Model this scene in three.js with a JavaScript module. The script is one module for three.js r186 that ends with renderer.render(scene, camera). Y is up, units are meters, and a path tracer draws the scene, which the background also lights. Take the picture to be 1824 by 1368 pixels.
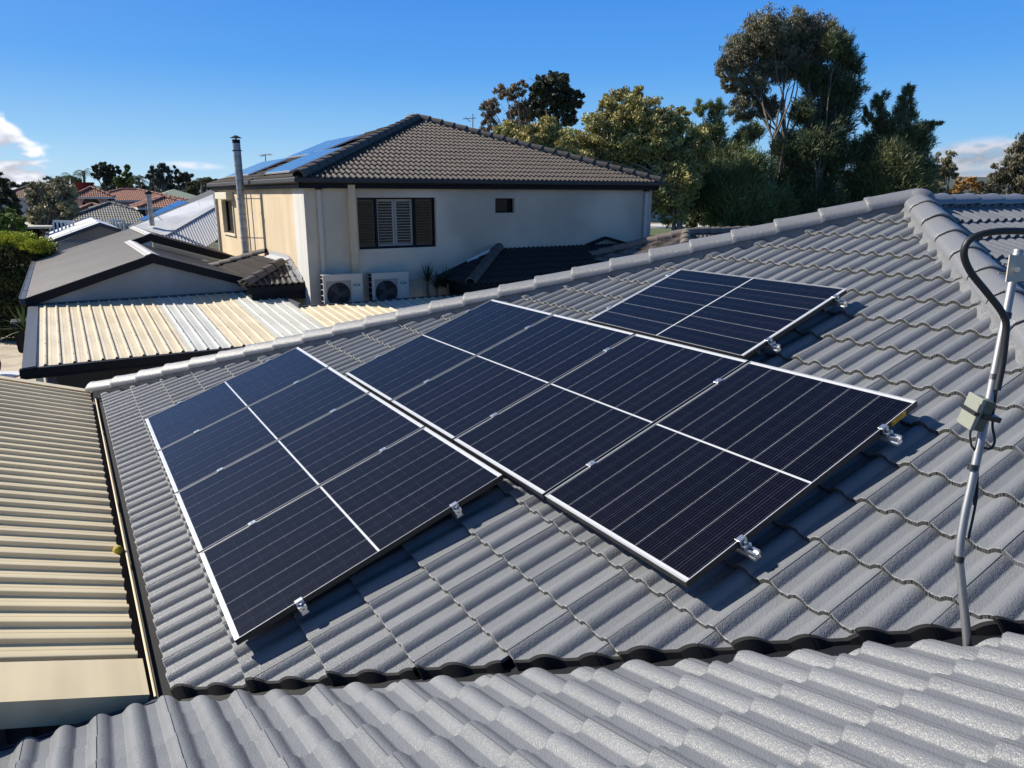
import * as THREE from 'three';
import { mergeGeometries } from 'three/addons/utils/BufferGeometryUtils.js';
import { RoundedBoxGeometry } from 'three/addons/geometries/RoundedBoxGeometry.js';

// ---------------------------------------------------------------- camera, sky, sun, exposure
const scene = new THREE.Scene();
const CAM = new THREE.Vector3(-0.5085, 5.0304, 8.257);
const FW = new THREE.Vector3(0.50271, -0.25071, -0.8273), RT = new THREE.Vector3(0.85472, 0.00092, 0.51909), UP = new THREE.Vector3(0.12938, 0.96806, -0.21475);
const camera = new THREE.PerspectiveCamera(55.55, 4 / 3, 0.05, 12000);
camera.position.copy(CAM);
camera.up.copy(UP);
camera.lookAt(CAM.clone().addScaledVector(FW, 10));
scene.add(camera);

const V3 = (x, y, z) => new THREE.Vector3(x, y, z);
let seed = 20240607;
const rnd = () => { seed = (seed + 0x6d2b79f5) | 0; let t = Math.imul(seed ^ (seed >>> 15), 1 | seed); t = (t + Math.imul(t ^ (t >>> 7), 61 | t)) ^ t; return ((t ^ (t >>> 14)) >>> 0) / 4294967296; };
const rr = (a, b) => a + (b - a) * rnd();
const clamp = (x, a = 0, b = 1) => Math.min(b, Math.max(a, x));
const sstep = (a, b, x) => { const t = clamp((x - a) / (b - a)); return t * t * (3 - 2 * t); };
const hash2 = (x, y) => { let h = Math.imul(x | 0, 374761393) + Math.imul(y | 0, 668265263); h = Math.imul(h ^ (h >>> 13), 1274126177); return ((h ^ (h >>> 16)) >>> 0) / 4294967296; };
function vnoise(x, y, wrap = 0) {
  const xi = Math.floor(x), yi = Math.floor(y), fx = x - xi, fy = y - yi, u = fx * fx * (3 - 2 * fx), v = fy * fy * (3 - 2 * fy);
  const m = (a) => (wrap ? ((a % wrap) + wrap) % wrap : a);
  const a = hash2(m(xi), m(yi)), b = hash2(m(xi + 1), m(yi)), c = hash2(m(xi), m(yi + 1)), d = hash2(m(xi + 1), m(yi + 1));
  return a + (b - a) * u + (c - a) * v + (a - b - c + d) * u * v;
}
function fbm(x, y, o = 4, wrap = 0) { let s = 0, a = 0.5, n = 0; for (let i = 0; i < o; i++) { s += a * vnoise(x + 17 * i, y + 31 * i, wrap); n += a; a *= 0.5; x *= 2; y *= 2; wrap *= 2; } return s / n; }

const SUN = V3(-0.53, 0.609, -0.59).normalize();
{
  const W = 4096, H = 2048, d = new Float32Array(W * H * 4);
  const col = (el) => { // clear winter sky, radiance by elevation in degrees
    const k = [[-90, 0.16, 0.15, 0.13], [-2, 0.18, 0.18, 0.17], [-0.4, 0.4, 0.56, 0.68], [0.5, 0.42, 0.66, 0.87], [4, 0.235, 0.53, 0.89], [9, 0.105, 0.375, 0.88], [14, 0.066, 0.285, 0.82], [25, 0.032, 0.175, 0.53], [50, 0.028, 0.11, 0.31], [90, 0.02, 0.075, 0.23]];
    let i = 0; while (i < k.length - 2 && el > k[i + 1][0]) i++;
    const t = clamp((el - k[i][0]) / (k[i + 1][0] - k[i][0])); return [1, 2, 3].map((c) => k[i][c] + (k[i + 1][c] - k[i][c]) * t);
  };
  const heading = (px) => 31.285 + (Math.atan((px - 912) / 1298.7) * 180) / Math.PI;   // degrees right of -z
  const sunAz = (Math.atan2(SUN.x, -SUN.z) * 180) / Math.PI;
  for (let j = 0; j < H; j++) {
    const el = ((j + 0.5) / H - 0.5) * 180, base = col(el), ce = Math.cos((el * Math.PI) / 180), se = Math.sin((el * Math.PI) / 180);
    for (let i = 0; i < W; i++) {
      const a = ((i + 0.5) / W - 0.5) * 2 * Math.PI, dx = Math.cos(a) * ce, dz = Math.sin(a) * ce;
      const cs = dx * SUN.x + se * SUN.y + dz * SUN.z;
      const glow = 0.3 * Math.pow(clamp(cs), 5) + 0.5 * Math.pow(clamp(cs), 60);
      const o = (j * W + i) * 4; let r = base[0] + glow * 0.6, g = base[1] + glow * 0.62, b = base[2] + glow * 0.55;
      if (el > -1 && el < 15) {
        let az = (Math.atan2(dx, -dz) * 180) / Math.PI;
        // warm paler air low towards the sun side
        const toward = 0.5 + 0.5 * Math.cos(((az - sunAz) * Math.PI) / 180), low = sstep(9, 0, el) * sstep(0.15, 1, toward) * 0.12; r += low; g += low * 0.9; b += low * 0.35;
        let al = 0, shade = 1;
        const n = fbm(az * 0.4 + 3, el * 1.7, 6), n2 = fbm(az * 1.1 + 40, el * 3.6, 5);
        const dA = az - heading(5);                                              // cumulus bank at the left edge and beyond it
        if (el < 9 && az < 40 && az > -150) {
          const px = 912 + 1298.7 * Math.tan((clamp(az - 31.285, -60, 60) * Math.PI) / 180);
          const top = (px < 60 ? 4.8 : 4.8 - 1.8 * sstep(40, 118, px)) + (az < heading(-40) ? 1.2 * (vnoise(az * 0.12, 3) - 0.5) : 0) + 0.6 * (n2 - 0.5);
          const side = sstep(128 + 60 * (n2 - 0.5), 96 + 60 * (n2 - 0.5), px), body = sstep(0.3, 0.47, n * 0.5 + n2 * 0.5 + 0.1 * sstep(2.2, 4.5, el) - 0.06 * sstep(3.2, 1.4, el));
          const m = body * sstep(top + 0.2, top - 0.25, el) * side * sstep(0.4, 1.0, el + 0.4 * n);
          al = Math.max(al, 0.97 * m); shade = 0.62 + 0.5 * sstep(0.36, 0.66, n2 * 0.6 + n * 0.15 + 0.3 * sstep(top - 2.4, top, el));
        }
        const dB = (az - heading(365)) / 2.6, eB = (el - 1.98 + 0.12 * dB) / 0.3;      // thin streak by the flue
        if (Math.abs(dB) < 1.3 && Math.abs(eB) < 2) { const m = sstep(1.05, 0.2, Math.hypot(dB, eB * (1 + 0.6 * (n2 - 0.5)))) * sstep(0.25, 0.55, n2 + 0.15); if (m * 0.8 > al) { al = m * 0.8; shade = 1; } }
        if (az > heading(1600) && az < 140) {                                    // bank low on the right
          const top = 3.3 + 0.9 * (vnoise(az * 0.3, 5) - 0.5) + 0.6 * (n - 0.5);
          const m = sstep(top + 0.25, top - 0.4, el) * sstep(heading(1610), heading(1655), az) * sstep(0.1, 0.5, el) * (0.55 + 0.45 * sstep(0.3, 0.55, n2));
          if (m * 0.9 > al) { al = m * 0.9; shade = 0.36 + 0.24 * sstep(0.4, 0.62, n2 * 0.6 + 0.4 * n) + 0.2 * sstep(top - 1.0, top, el); }
        }
        if (al > 0) { const cr = 0.93 * shade, cg = 0.95 * shade, cb = 1.0 * shade + 0.04; r += (cr - r) * al; g += (cg - g) * al; b += (cb - b) * al; }
      }
      d[o] = r / 1.6; d[o + 1] = g / 1.6; d[o + 2] = b / 1.6; d[o + 3] = 1;
    }
  }
  const t = new THREE.DataTexture(d, W, H, THREE.RGBAFormat, THREE.FloatType);
  t.mapping = THREE.EquirectangularReflectionMapping; t.magFilter = t.minFilter = THREE.LinearFilter; t.needsUpdate = true;
  scene.background = t; scene.environment = t;
}
const sun = new THREE.DirectionalLight(new THREE.Color(1, 0.93, 0.82), 5);
sun.position.copy(SUN).multiplyScalar(80).add(V3(5, 0, 0)); sun.target.position.set(5, 0, 0);
sun.castShadow = true; sun.shadow.mapSize.set(4096, 4096); sun.shadow.radius = 1;
Object.assign(sun.shadow.camera, { left: -60, right: 60, top: 60, bottom: -60, near: 1, far: 250 });
scene.add(sun, sun.target);
const renderer = new THREE.WebGLRenderer({ antialias: true });
renderer.setSize(1024, 768); renderer.shadowMap.enabled = true;
renderer.toneMapping = THREE.LinearToneMapping; renderer.toneMappingExposure = 1.6;


// ---------------------------------------------------------------- helpers
const taken = {};
const numbered = (n) => { const k = taken[n] = (taken[n] ?? -1) + 1; return k ? n + '_' + String(k).padStart(3, '0') : n; };
function tag(o, label, category, group, kind) { if (label) o.userData.label = label; if (category) o.userData.category = category; if (group) o.userData.group = group; if (kind) o.userData.kind = kind; return o; }
function thing(name, label, category, pos = [0, 0, 0], group, ry = 0) { const o = new THREE.Group(); o.name = numbered(name); o.position.set(...pos); o.rotation.y = ry; scene.add(o); return tag(o, label, category, group); }
function mesh(name, geo, mat, parent) { const m = new THREE.Mesh(geo, mat); m.name = name; m.castShadow = m.receiveShadow = true; parent.add(m); return m; }
const toLocal = (p, parent) => p.clone().sub(parent.position);
function struct(name, geo, mat) { const m = mesh(numbered(name), geo, mat, scene); m.userData.kind = 'structure'; return m; }
function at(px, py, D) { return CAM.clone().addScaledVector(FW, D).addScaledVector(RT, ((px - 912) / 1298.67) * D).addScaledVector(UP, ((684 - py) / 1298.67) * D); }
const ray = (px, py) => FW.clone().addScaledVector(RT, (px - 912) / 1298.67).addScaledVector(UP, (684 - py) / 1298.67);
const onAxis = (k) => (px, py, v) => { const d = ray(px, py); return CAM.clone().addScaledVector(d, (v - CAM[k]) / d[k]); };
const onX = onAxis('x'), onY = onAxis('y'), onZ = onAxis('z');
const M4 = (U, V, N, O) => new THREE.Matrix4().makeBasis(U, V, N).setPosition(O);
function boxG(w, h, d, x = 0, y = 0, z = 0) { const g = new THREE.BoxGeometry(w, h, d); g.translate(x, y, z); return g; }
function rbox(w, h, d, r, x = 0, y = 0, z = 0, s = 2) { const g = new RoundedBoxGeometry(w, h, d, s, r); g.translate(x, y, z); return g; }
const clean = (g) => { const o = g.index ? g.toNonIndexed() : g; for (const k of Object.keys(o.attributes)) if (!['position', 'normal', 'uv'].includes(k)) o.deleteAttribute(k); if (!o.attributes.uv) o.setAttribute('uv', new THREE.Float32BufferAttribute(new Float32Array(o.attributes.position.count * 2), 2)); return o; };
const merge = (l) => mergeGeometries(l.map(clean));
function boxBetween(a, b, w, h, up = V3(0, 1, 0)) { // a bar from a to b, width w across, height h along up
  const L = a.distanceTo(b), dir = b.clone().sub(a).normalize(), side = dir.clone().cross(up).normalize(), u2 = side.clone().cross(dir).normalize();
  const g = new THREE.BoxGeometry(L, h, w); g.applyMatrix4(M4(dir, u2, side, a.clone().add(b).multiplyScalar(0.5))); return boxUV(g);
}
function boxUV(g) { // uv in metres by the dominant axis
  g = clean(g); const p = g.attributes.position, n = g.attributes.normal, uv = new Float32Array(p.count * 2);
  for (let i = 0; i < p.count; i++) { const ax = Math.abs(n.getX(i)), ay = Math.abs(n.getY(i)), az = Math.abs(n.getZ(i)); const x = p.getX(i), y = p.getY(i), z = p.getZ(i);
    if (ay > ax && ay > az) { uv[2 * i] = x; uv[2 * i + 1] = z; } else if (ax > az) { uv[2 * i] = z; uv[2 * i + 1] = y; } else { uv[2 * i] = x; uv[2 * i + 1] = y; } }
  g.setAttribute('uv', new THREE.BufferAttribute(uv, 2)); return g;
}
function triG(list, uvs) { const g = new THREE.BufferGeometry(); g.setAttribute('position', new THREE.Float32BufferAttribute(list.flatMap((v) => [v.x, v.y, v.z]), 3)); if (uvs) g.setAttribute('uv', new THREE.Float32BufferAttribute(uvs.flat(), 2)); g.computeVertexNormals(); return uvs ? g : boxUV(g); }
function slab(pts, thick, down) { // polygon (convex, Vector3 list) with thickness along down
  const b = pts.map((p) => p.clone().addScaledVector(down, thick)), t = [];
  for (let i = 1; i < pts.length - 1; i++) t.push(pts[0], pts[i], pts[i + 1], b[0], b[i + 1], b[i]);
  for (let i = 0; i < pts.length; i++) { const j = (i + 1) % pts.length; t.push(pts[i], b[i], b[j], pts[i], b[j], pts[j]); }
  return triG(t);
}
function tubeG(pts, r, seg = 24, rad = 8, closed = false) { return new THREE.TubeGeometry(new THREE.CatmullRomCurve3(pts, closed, 'catmullrom', 0.5), seg, r, rad, closed); }
function cyl(a, b, r0, r1 = r0, rad = 12) { const L = a.distanceTo(b), g = new THREE.CylinderGeometry(r1, r0, L, rad, 1); g.translate(0, L / 2, 0); g.applyQuaternion(new THREE.Quaternion().setFromUnitVectors(V3(0, 1, 0), b.clone().sub(a).normalize())); g.translate(a.x, a.y, a.z); return g; }

// ---------------------------------------------------------------- materials
function greyTex(n, fn) { const d = new Uint8Array(n * n * 4); for (let j = 0; j < n; j++) for (let i = 0; i < n; i++) { const v = clamp(fn(i / n, j / n)) * 255, o = 4 * (j * n + i); d[o] = d[o + 1] = d[o + 2] = v; d[o + 3] = 255; } const t = new THREE.DataTexture(d, n, n); t.wrapS = t.wrapT = THREE.RepeatWrapping; t.magFilter = THREE.LinearFilter; t.minFilter = THREE.LinearMipmapLinearFilter; t.generateMipmaps = true; t.needsUpdate = true; return t; }
const rep = (t, per) => { const c = t.clone(); c.repeat.set(1 / per, 1 / per); c.needsUpdate = true; return c; };
const grainT = greyTex(512, (x, y) => 0.5 * fbm(x * 96, y * 96, 2, 96) + 0.5 * fbm(x * 24, y * 24, 2, 24));
const faintT = greyTex(256, (x, y) => 0.92 + 0.08 * sstep(0.3, 0.7, fbm(x * 6, y * 6, 4, 6)));
const paintT = greyTex(512, (x, y) => 0.62 * fbm(x * 44, y * 44, 2, 44) + 0.38 * fbm(x * 110, y * 110, 1, 110));
const stuccoT = greyTex(512, (x, y) => fbm(x * 64, y * 64, 3, 64));
const blotchT = greyTex(256, (x, y) => 0.72 + 0.28 * sstep(0.25, 0.7, fbm(x * 4, y * 4, 5, 4)));
const streakT = greyTex(256, (x, y) => 0.8 + 0.2 * sstep(0.2, 0.8, 0.6 * fbm(x * 24, y * 2, 3, 0) + 0.4 * fbm(x * 6, y * 6, 4, 6)));
const lin = (r, g, b) => new THREE.Color().setRGB(r, g, b);
function mat(r, g, b, rough = 0.8, o = {}) { return new THREE.MeshPhysicalMaterial({ color: lin(r * 0.82, g * 0.82, b * 0.82), roughness: rough, metalness: 0, ...o }); }
const tilePaint = [0, 1, 2].map((i) => mat(0.187 + 0.012 * i, 0.197 + 0.012 * i, 0.212 + 0.012 * i, 0.42, { bumpMap: rep(paintT, 0.26), bumpScale: 0.0025, map: rep(faintT, 0.9 + 0.2 * i), specularIntensity: 0.65 }));
const noseRaw = mat(0.11, 0.11, 0.108, 0.8, { bumpMap: rep(paintT, 0.3), bumpScale: 0.012, map: rep(blotchT, 0.12) });
const capPaint = mat(0.22, 0.226, 0.238, 0.38, { bumpMap: rep(paintT, 0.26), bumpScale: 0.003, map: rep(faintT, 0.7) });
const bedPaint = mat(0.215, 0.217, 0.222, 0.4, { bumpMap: rep(grainT, 0.25), bumpScale: 0.007, map: rep(streakT, 0.35) });
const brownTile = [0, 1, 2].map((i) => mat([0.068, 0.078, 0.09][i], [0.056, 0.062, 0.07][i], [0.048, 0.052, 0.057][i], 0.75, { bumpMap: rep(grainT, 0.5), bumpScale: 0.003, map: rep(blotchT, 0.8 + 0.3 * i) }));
const brownCap = mat(0.1, 0.087, 0.077, 0.75, { map: rep(blotchT, 0.6) });
const terra = mat(0.33, 0.125, 0.085, 0.8, { map: rep(blotchT, 1.3) }), terraCap = mat(0.36, 0.16, 0.115, 0.8);
const terraOld = mat(0.25, 0.125, 0.09, 0.85, { map: rep(blotchT, 1.7) });
const greyTile = mat(0.13, 0.135, 0.135, 0.7, { map: rep(blotchT, 0.9) }), greyCap = mat(0.12, 0.122, 0.12, 0.75);
const alu = mat(0.78, 0.79, 0.8, 0.32, { metalness: 0.9 }), frameAlu = mat(0.8, 0.8, 0.8, 0.38, { metalness: 0.6 });
const galv = mat(0.46, 0.465, 0.465, 0.5, { metalness: 0.85, map: rep(blotchT, 0.4) });
const creamMetal = mat(0.94, 0.79, 0.5, 0.42, { map: rep(streakT, 2.5) });
const creamSheet = mat(0.8, 0.68, 0.48, 0.5, { map: rep(streakT, 1.7) });
const clearSheet = mat(0.82, 0.82, 0.75, 0.5, { transmission: 0.25, thickness: 0, map: rep(streakT, 2.1) });
const darkMetal = mat(0.008, 0.009, 0.013, 0.55, { specularIntensity: 0.4 }), blueGrey = mat(0.05, 0.062, 0.085, 0.5), black = mat(0.006, 0.006, 0.007, 0.8);
const shedMetal = mat(0.26, 0.23, 0.195, 0.55, { map: rep(streakT, 3) });
const shedWall = mat(0.42, 0.42, 0.4, 0.6, { map: rep(blotchT, 4) });
const capMetal = mat(0.6, 0.57, 0.52, 0.45);
const stucco = mat(0.8, 0.64, 0.42, 0.9, { bumpMap: rep(stuccoT, 0.6), bumpScale: 0.006, map: rep(streakT, 5) });
const stuccoGrey = mat(0.76, 0.665, 0.525, 0.9, { bumpMap: rep(stuccoT, 0.6), bumpScale: 0.006, map: rep(blotchT, 6) });
const stuccoWhite = mat(0.74, 0.72, 0.66, 0.9, { bumpMap: rep(stuccoT, 0.6), bumpScale: 0.005, map: rep(streakT, 2) });
const white = mat(0.78, 0.78, 0.76, 0.5), offWhite = mat(0.7, 0.68, 0.62, 0.6), whiteMetal = mat(0.78, 0.79, 0.78, 0.42, { map: rep(blotchT, 5) });
const shadeTile = mat(0.022, 0.02, 0.019, 0.8);  // brown lean-to tiles with the house's shade painted in
const glassDark = mat(0.01, 0.012, 0.015, 0.05, { specularIntensity: 1 });
const glassPane = mat(1, 1, 1, 0.02, { transmission: 1, thickness: 0, ior: 1.5 });
const rubber = mat(0.012, 0.012, 0.013, 0.5), tape = mat(0.02, 0.02, 0.022, 0.4);
const lead = mat(0.42, 0.43, 0.45, 0.55, { metalness: 0.3, bumpMap: rep(grainT, 0.6), bumpScale: 0.012 });
// ---------------------------------------------------------------- tiled roofs
// A tile lies in a frame (u along the eave, v up the slope, h off the roof); tiles that meet an edge of the roof are cut there.
function tileProto(w, gauge, A, segs, thick, fine = true) {
  const prof = (u) => { const t = u / w; let s = (2 * (t + 0.02)) % 1; s = Math.min(s, 1 - s) / 0.33; const b = s < 1 ? Math.pow(1 - s * s, 1.02) : 0; return A * (0.94 * b + 0.06 * (0.5 + 0.5 * Math.cos(4 * Math.PI * (t + 0.02)))) - (fine && t < 0.0125 ? 0.006 : 0); };
  const us = []; if (fine) us.push(0, 0.012 * w, 0.0135 * w); const n0 = us.length ? 0.0135 : 0;
  for (let i = us.length ? 1 : 0; i <= segs; i++) us.push((n0 + ((1 - n0) * i) / segs) * w);
  const tl = thick * 0.9, hh = (u, v) => prof(u) + tl * (1 - v / gauge), T = [], N = [], M = [];
  const nrm = (u) => { const e = 0.003, uu = clamp(u, 0.0145 * w, w - e), d = (prof(uu + e) - prof(Math.max(uu - e, 0.0136 * w))) / (uu + e - Math.max(uu - e, 0.0136 * w)); return V3(-d, tl / gauge, 1).normalize(); };
  const quad = (a, b, c, d, na, nb, nc, nd, m = 0) => { T.push(a, b, c, a, c, d); N.push(na, nb, nc, na, nc, nd); M.push(m, m); };
  const lip = V3(0, -0.75, 0.65).normalize(), f = V3(0, -1, 0);
  for (let i = 0; i < us.length - 1; i++) {
    const a = us[i], b = us[i + 1], na = nrm(a), nb = nrm(b), v0 = fine ? 0.006 : 0, gk = gauge + 0.004;
    quad(V3(a, v0, hh(a, v0)), V3(b, v0, hh(b, v0)), V3(b, gk, hh(b, gk)), V3(a, gk, hh(a, gk)), na, nb, nb, na);
    const dz = fine ? 0.004 : 0, wob = fine ? 0.002 * Math.sin(a * 190) : 0, wob2 = fine ? 0.002 * Math.sin(b * 190) : 0;
    if (fine) quad(V3(a, wob, hh(a, 0) - dz), V3(b, wob2, hh(b, 0) - dz), V3(b, v0, hh(b, v0)), V3(a, v0, hh(a, v0)), lip, lip, nb, na);
    quad(V3(a, 0.003, prof(a) - 0.006), V3(b, 0.003, prof(b) - 0.006), V3(b, wob2, hh(b, 0) - dz), V3(a, wob, hh(a, 0) - dz), f, f, f, f, fine ? 1 : 0);
  }
  if (fine) { const s = V3(1, 0, 0); quad(V3(w, 0, hh(w, 0) - 0.02), V3(w, gauge, hh(w, gauge) - 0.02), V3(w, gauge, hh(w, gauge)), V3(w, 0, hh(w, 0)), s, s, s, s); }
  return { T, N, M, w, gauge };
}
function protoGeo(T, N, M) { if (M && M.includes(1)) { const T2 = [], N2 = []; for (const m of [0, 1]) M.forEach((x, i) => { if (x === m) for (let k = 0; k < 3; k++) { T2.push(T[3 * i + k]); N2.push(N[3 * i + k]); } }); const n0 = M.filter((x) => !x).length * 3, g = protoGeo(T2, N2); g.addGroup(0, n0, 0); g.addGroup(n0, T.length - n0, 1); return g; } const g = new THREE.BufferGeometry(); g.setAttribute('position', new THREE.Float32BufferAttribute(T.flatMap((v) => [v.x, v.y, v.z]), 3)); g.setAttribute('normal', new THREE.Float32BufferAttribute(N.flatMap((v) => [v.x, v.y, v.z]), 3)); g.setAttribute('uv', new THREE.Float32BufferAttribute(T.flatMap((v) => [v.x, v.y]), 2)); return g; }
function clipTile(T, N, planes, M) { // planes [a, b, c]: keep a*u + b*v >= c ; returns cut segments too
  let P = []; for (let i = 0; i < T.length; i += 3) { const q = [0, 1, 2].map((k) => [T[i + k], N[i + k]]); q.m = M[i / 3]; P.push(q); }
  const cuts = [];
  planes.forEach(([a, b, c], pi) => {
    const out = [];
    for (const tri of P) {
      const poly = [], cut = [];
      for (let k = 0; k < tri.length; k++) {
        const p = tri[k], q = tri[(k + 1) % tri.length], dp = a * p[0].x + b * p[0].y - c, dq = a * q[0].x + b * q[0].y - c;
        if (dp >= 0) poly.push(p);
        if (dp >= 0 !== dq >= 0) { const t = dp / (dp - dq), m = [p[0].clone().lerp(q[0], t), p[1].clone().lerp(q[1], t).normalize()]; poly.push(m); cut.push(m[0]); }
      }
      poly.m = tri.m; if (poly.length >= 3) out.push(poly);
      if (cut.length === 2) cuts.push([pi, cut[0], cut[1]]);
    }
    P = out;
  });
  const t2 = [], n2 = [], m2 = [];
  for (const poly of P) for (let i = 1; i < poly.length - 1; i++) { m2.push(poly.m); for (const k of [0, i, i + 1]) { t2.push(poly[k][0]); n2.push(poly[k][1]); } }
  return { T: t2, N: n2, M: m2, cuts };
}
// region: convex list of [a, b, c] in (u, v). Returns the tiles (not yet in the scene), each with its middle in the world.
function layTiles(proto, frame, region, u0, v0, uR, vR, jit = 0.0012) {
  const geo = proto.geo ??= protoGeo(proto.T, proto.N, proto.M), out = [], q = new THREE.Quaternion().setFromRotationMatrix(M4(frame.U, frame.V, frame.N, V3(0, 0, 0)));
  for (let j = Math.floor((vR[0] - v0) / proto.gauge); v0 + j * proto.gauge < vR[1]; j++) for (let i = Math.floor((uR[0] - u0) / proto.w); u0 + i * proto.w < uR[1]; i++) {
    const u = u0 + i * proto.w, v = v0 + j * proto.gauge, c4 = [[u, v], [u + proto.w, v], [u, v + proto.gauge], [u + proto.w, v + proto.gauge]];
    if (region.some(([a, b, c]) => c4.every(([x, y]) => a * x + b * y < c))) continue;
    const need = region.map(([a, b, c], k) => (c4.some(([x, y]) => a * x + b * y < c + 1e-6) ? [a, b, c - a * u - b * v, k] : null)).filter(Boolean);
    const t = { u, v, q, pos: frame.O.clone().addScaledVector(frame.U, u).addScaledVector(frame.V, v).addScaledVector(frame.N, frame.h + (rnd() - 0.5) * 2 * jit), geo, cuts: [] };
    t.mid = frame.O.clone().addScaledVector(frame.U, u + proto.w / 2).addScaledVector(frame.V, v + proto.gauge / 2);
    t.area = 1;
    if (need.length) { const c = clipTile(proto.T, proto.N, need, proto.M); if (c.T.length < 3) continue; t.geo = protoGeo(c.T, c.N, c.M); t.cuts = c.cuts.map(([k, a, b]) => [need[k][3], a, b]); let A = 0; for (let k = 0; k < c.T.length; k += 3) A += Math.abs((c.T[k + 1].x - c.T[k].x) * (c.T[k + 2].y - c.T[k].y) - (c.T[k + 2].x - c.T[k].x) * (c.T[k + 1].y - c.T[k].y)) / 2; t.area = A / (proto.w * proto.gauge); if (t.area < 0.02) continue; }
    t.turn = (rnd() - 0.5) * 0.006;
    out.push(t);
  }
  return out;
}
const tmpE = new THREE.Quaternion();
function tileMatrix(t) { return new THREE.Matrix4().compose(t.pos, t.q.clone().multiply(tmpE.setFromAxisAngle(V3(0, 0, 1), t.cuts.length ? 0 : t.turn)), V3(1, 1, 1)); }
function addTiles(tiles, parent, mats, name = 'roof_tile') { for (const t of tiles) { const mt = mats[Math.floor(rnd() * mats.length)], m = mesh(name, t.geo, t.geo.groups.length ? [mt, noseRaw] : mt, parent); m.applyMatrix4(tileMatrix(t)); m.position.sub(parent.getWorldPosition(V3(0, 0, 0))); } }
function mergeTiles(tiles) { return mergeGeometries(tiles.map((t) => { const g = t.geo.clone(); g.clearGroups(); return g.applyMatrix4(tileMatrix(t)); })); }
const seen = (p, m = 60) => { const d = p.clone().sub(CAM), z = d.dot(FW); if (z < 0.3) return 0; const x = 912 + (1298.67 * d.dot(RT)) / z, y = 684 - (1298.67 * d.dot(UP)) / z; return x > -m && x < 1824 + m && y > -m && y < 1368 + m ? 1 / (z * z) : 0; };

// overlapping ridge tiles from a (low) to b (high)
function capRun(name, a, b, parent, m, w = 0.24, hgt = 0.1, step = 0.42, flat = false, up = V3(0, 1, 0)) {
  const L = a.distanceTo(b), n = Math.max(1, Math.round(L / step)), dir = b.clone().sub(a).normalize(), side = dir.clone().cross(up).normalize(), nn = side.clone().cross(dir).normalize(), l = L / n;
  const pts = []; const K = flat ? [[-0.5, -0.62], [-0.485, -0.2], [-0.42, 0.24], [-0.22, 0.74], [-0.08, 0.96], [0, 1], [0.08, 0.96], [0.22, 0.74], [0.42, 0.24], [0.485, -0.2], [0.5, -0.62]] : [[-0.5, -0.25], [-0.49, 0.05], [-0.43, 0.45], [-0.3, 0.8], [-0.12, 0.98], [0, 1], [0.12, 0.98], [0.3, 0.8], [0.43, 0.45], [0.49, 0.05], [0.5, -0.25]];
  for (const [x, y] of K) pts.push([x * w, y * hgt]);
  const row = (x, s, dy) => pts.map(([c, h]) => V3(x, h * s + dy, c * s));
  const rows = [row(-0.012, 0.99, 0.009), row(-0.004, 1.05, 0.014), row(0.03, 1.05, 0.014), row(0.05, 1.02, 0.01), row(l + 0.03, 0.95, -0.006)], T = [], uv = [];
  for (let r = 0; r < rows.length - 1; r++) for (let k = 0; k < pts.length - 1; k++) { const q = [rows[r][k], rows[r][k + 1], rows[r + 1][k + 1], rows[r + 1][k]]; for (const i of [0, 1, 2, 0, 2, 3]) { T.push(q[i]); uv.push([q[i].x, q[i].z * 1.3]); } }
  const inner = row(-0.006, 0.86, 0.0); for (let k = 0; k < pts.length - 1; k++) for (const [p] of [[rows[0][k]], [inner[k]], [inner[k + 1]], [rows[0][k]], [inner[k + 1]], [rows[0][k + 1]]]) { T.push(p); uv.push([p.y, p.z]); }
  const g0 = smooth(triG(T, uv), 0.6);
  const org = parent.getWorldPosition(V3(0, 0, 0));
  for (let i = 0; i < n; i++) { const p = a.clone().addScaledVector(dir, i * l); const q = M4(dir, nn, side, V3(0, 0, 0)); const o = mesh(name, g0, m, parent); o.applyMatrix4(q); o.rotateX((rnd() - 0.5) * 0.05); o.rotateZ((rnd() - 0.5) * 0.012); o.position.copy(p).sub(org).addScaledVector(nn, (rnd() - 0.5) * 0.006); }
}
// shared normals across faces that meet at a small angle
function smooth(g, cosMin = 0.5) {
  g = g.index ? g.toNonIndexed() : g; const p = g.attributes.position, F = p.count / 3, fn = [], map = new Map(), key = (i) => `${Math.round(p.getX(i) * 5e3)},${Math.round(p.getY(i) * 5e3)},${Math.round(p.getZ(i) * 5e3)}`;
  const a = V3(), b = V3(), c = V3();
  for (let f = 0; f < F; f++) { a.fromBufferAttribute(p, 3 * f); b.fromBufferAttribute(p, 3 * f + 1); c.fromBufferAttribute(p, 3 * f + 2); fn.push(b.clone().sub(a).cross(c.clone().sub(a))); for (let k = 0; k < 3; k++) { const s = key(3 * f + k); (map.get(s) ?? map.set(s, []).get(s)).push(f); } }
  const un = fn.map((v) => v.clone().normalize()), o = new Float32Array(p.count * 3);
  for (let f = 0; f < F; f++) for (let k = 0; k < 3; k++) { const s = V3(); for (const h of map.get(key(3 * f + k))) if (un[h].dot(un[f]) > cosMin) s.add(fn[h]); s.normalize(); o.set([s.x, s.y, s.z], 9 * f + 3 * k); }
  g.setAttribute('normal', new THREE.BufferAttribute(o, 3)); return g;
}
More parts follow.
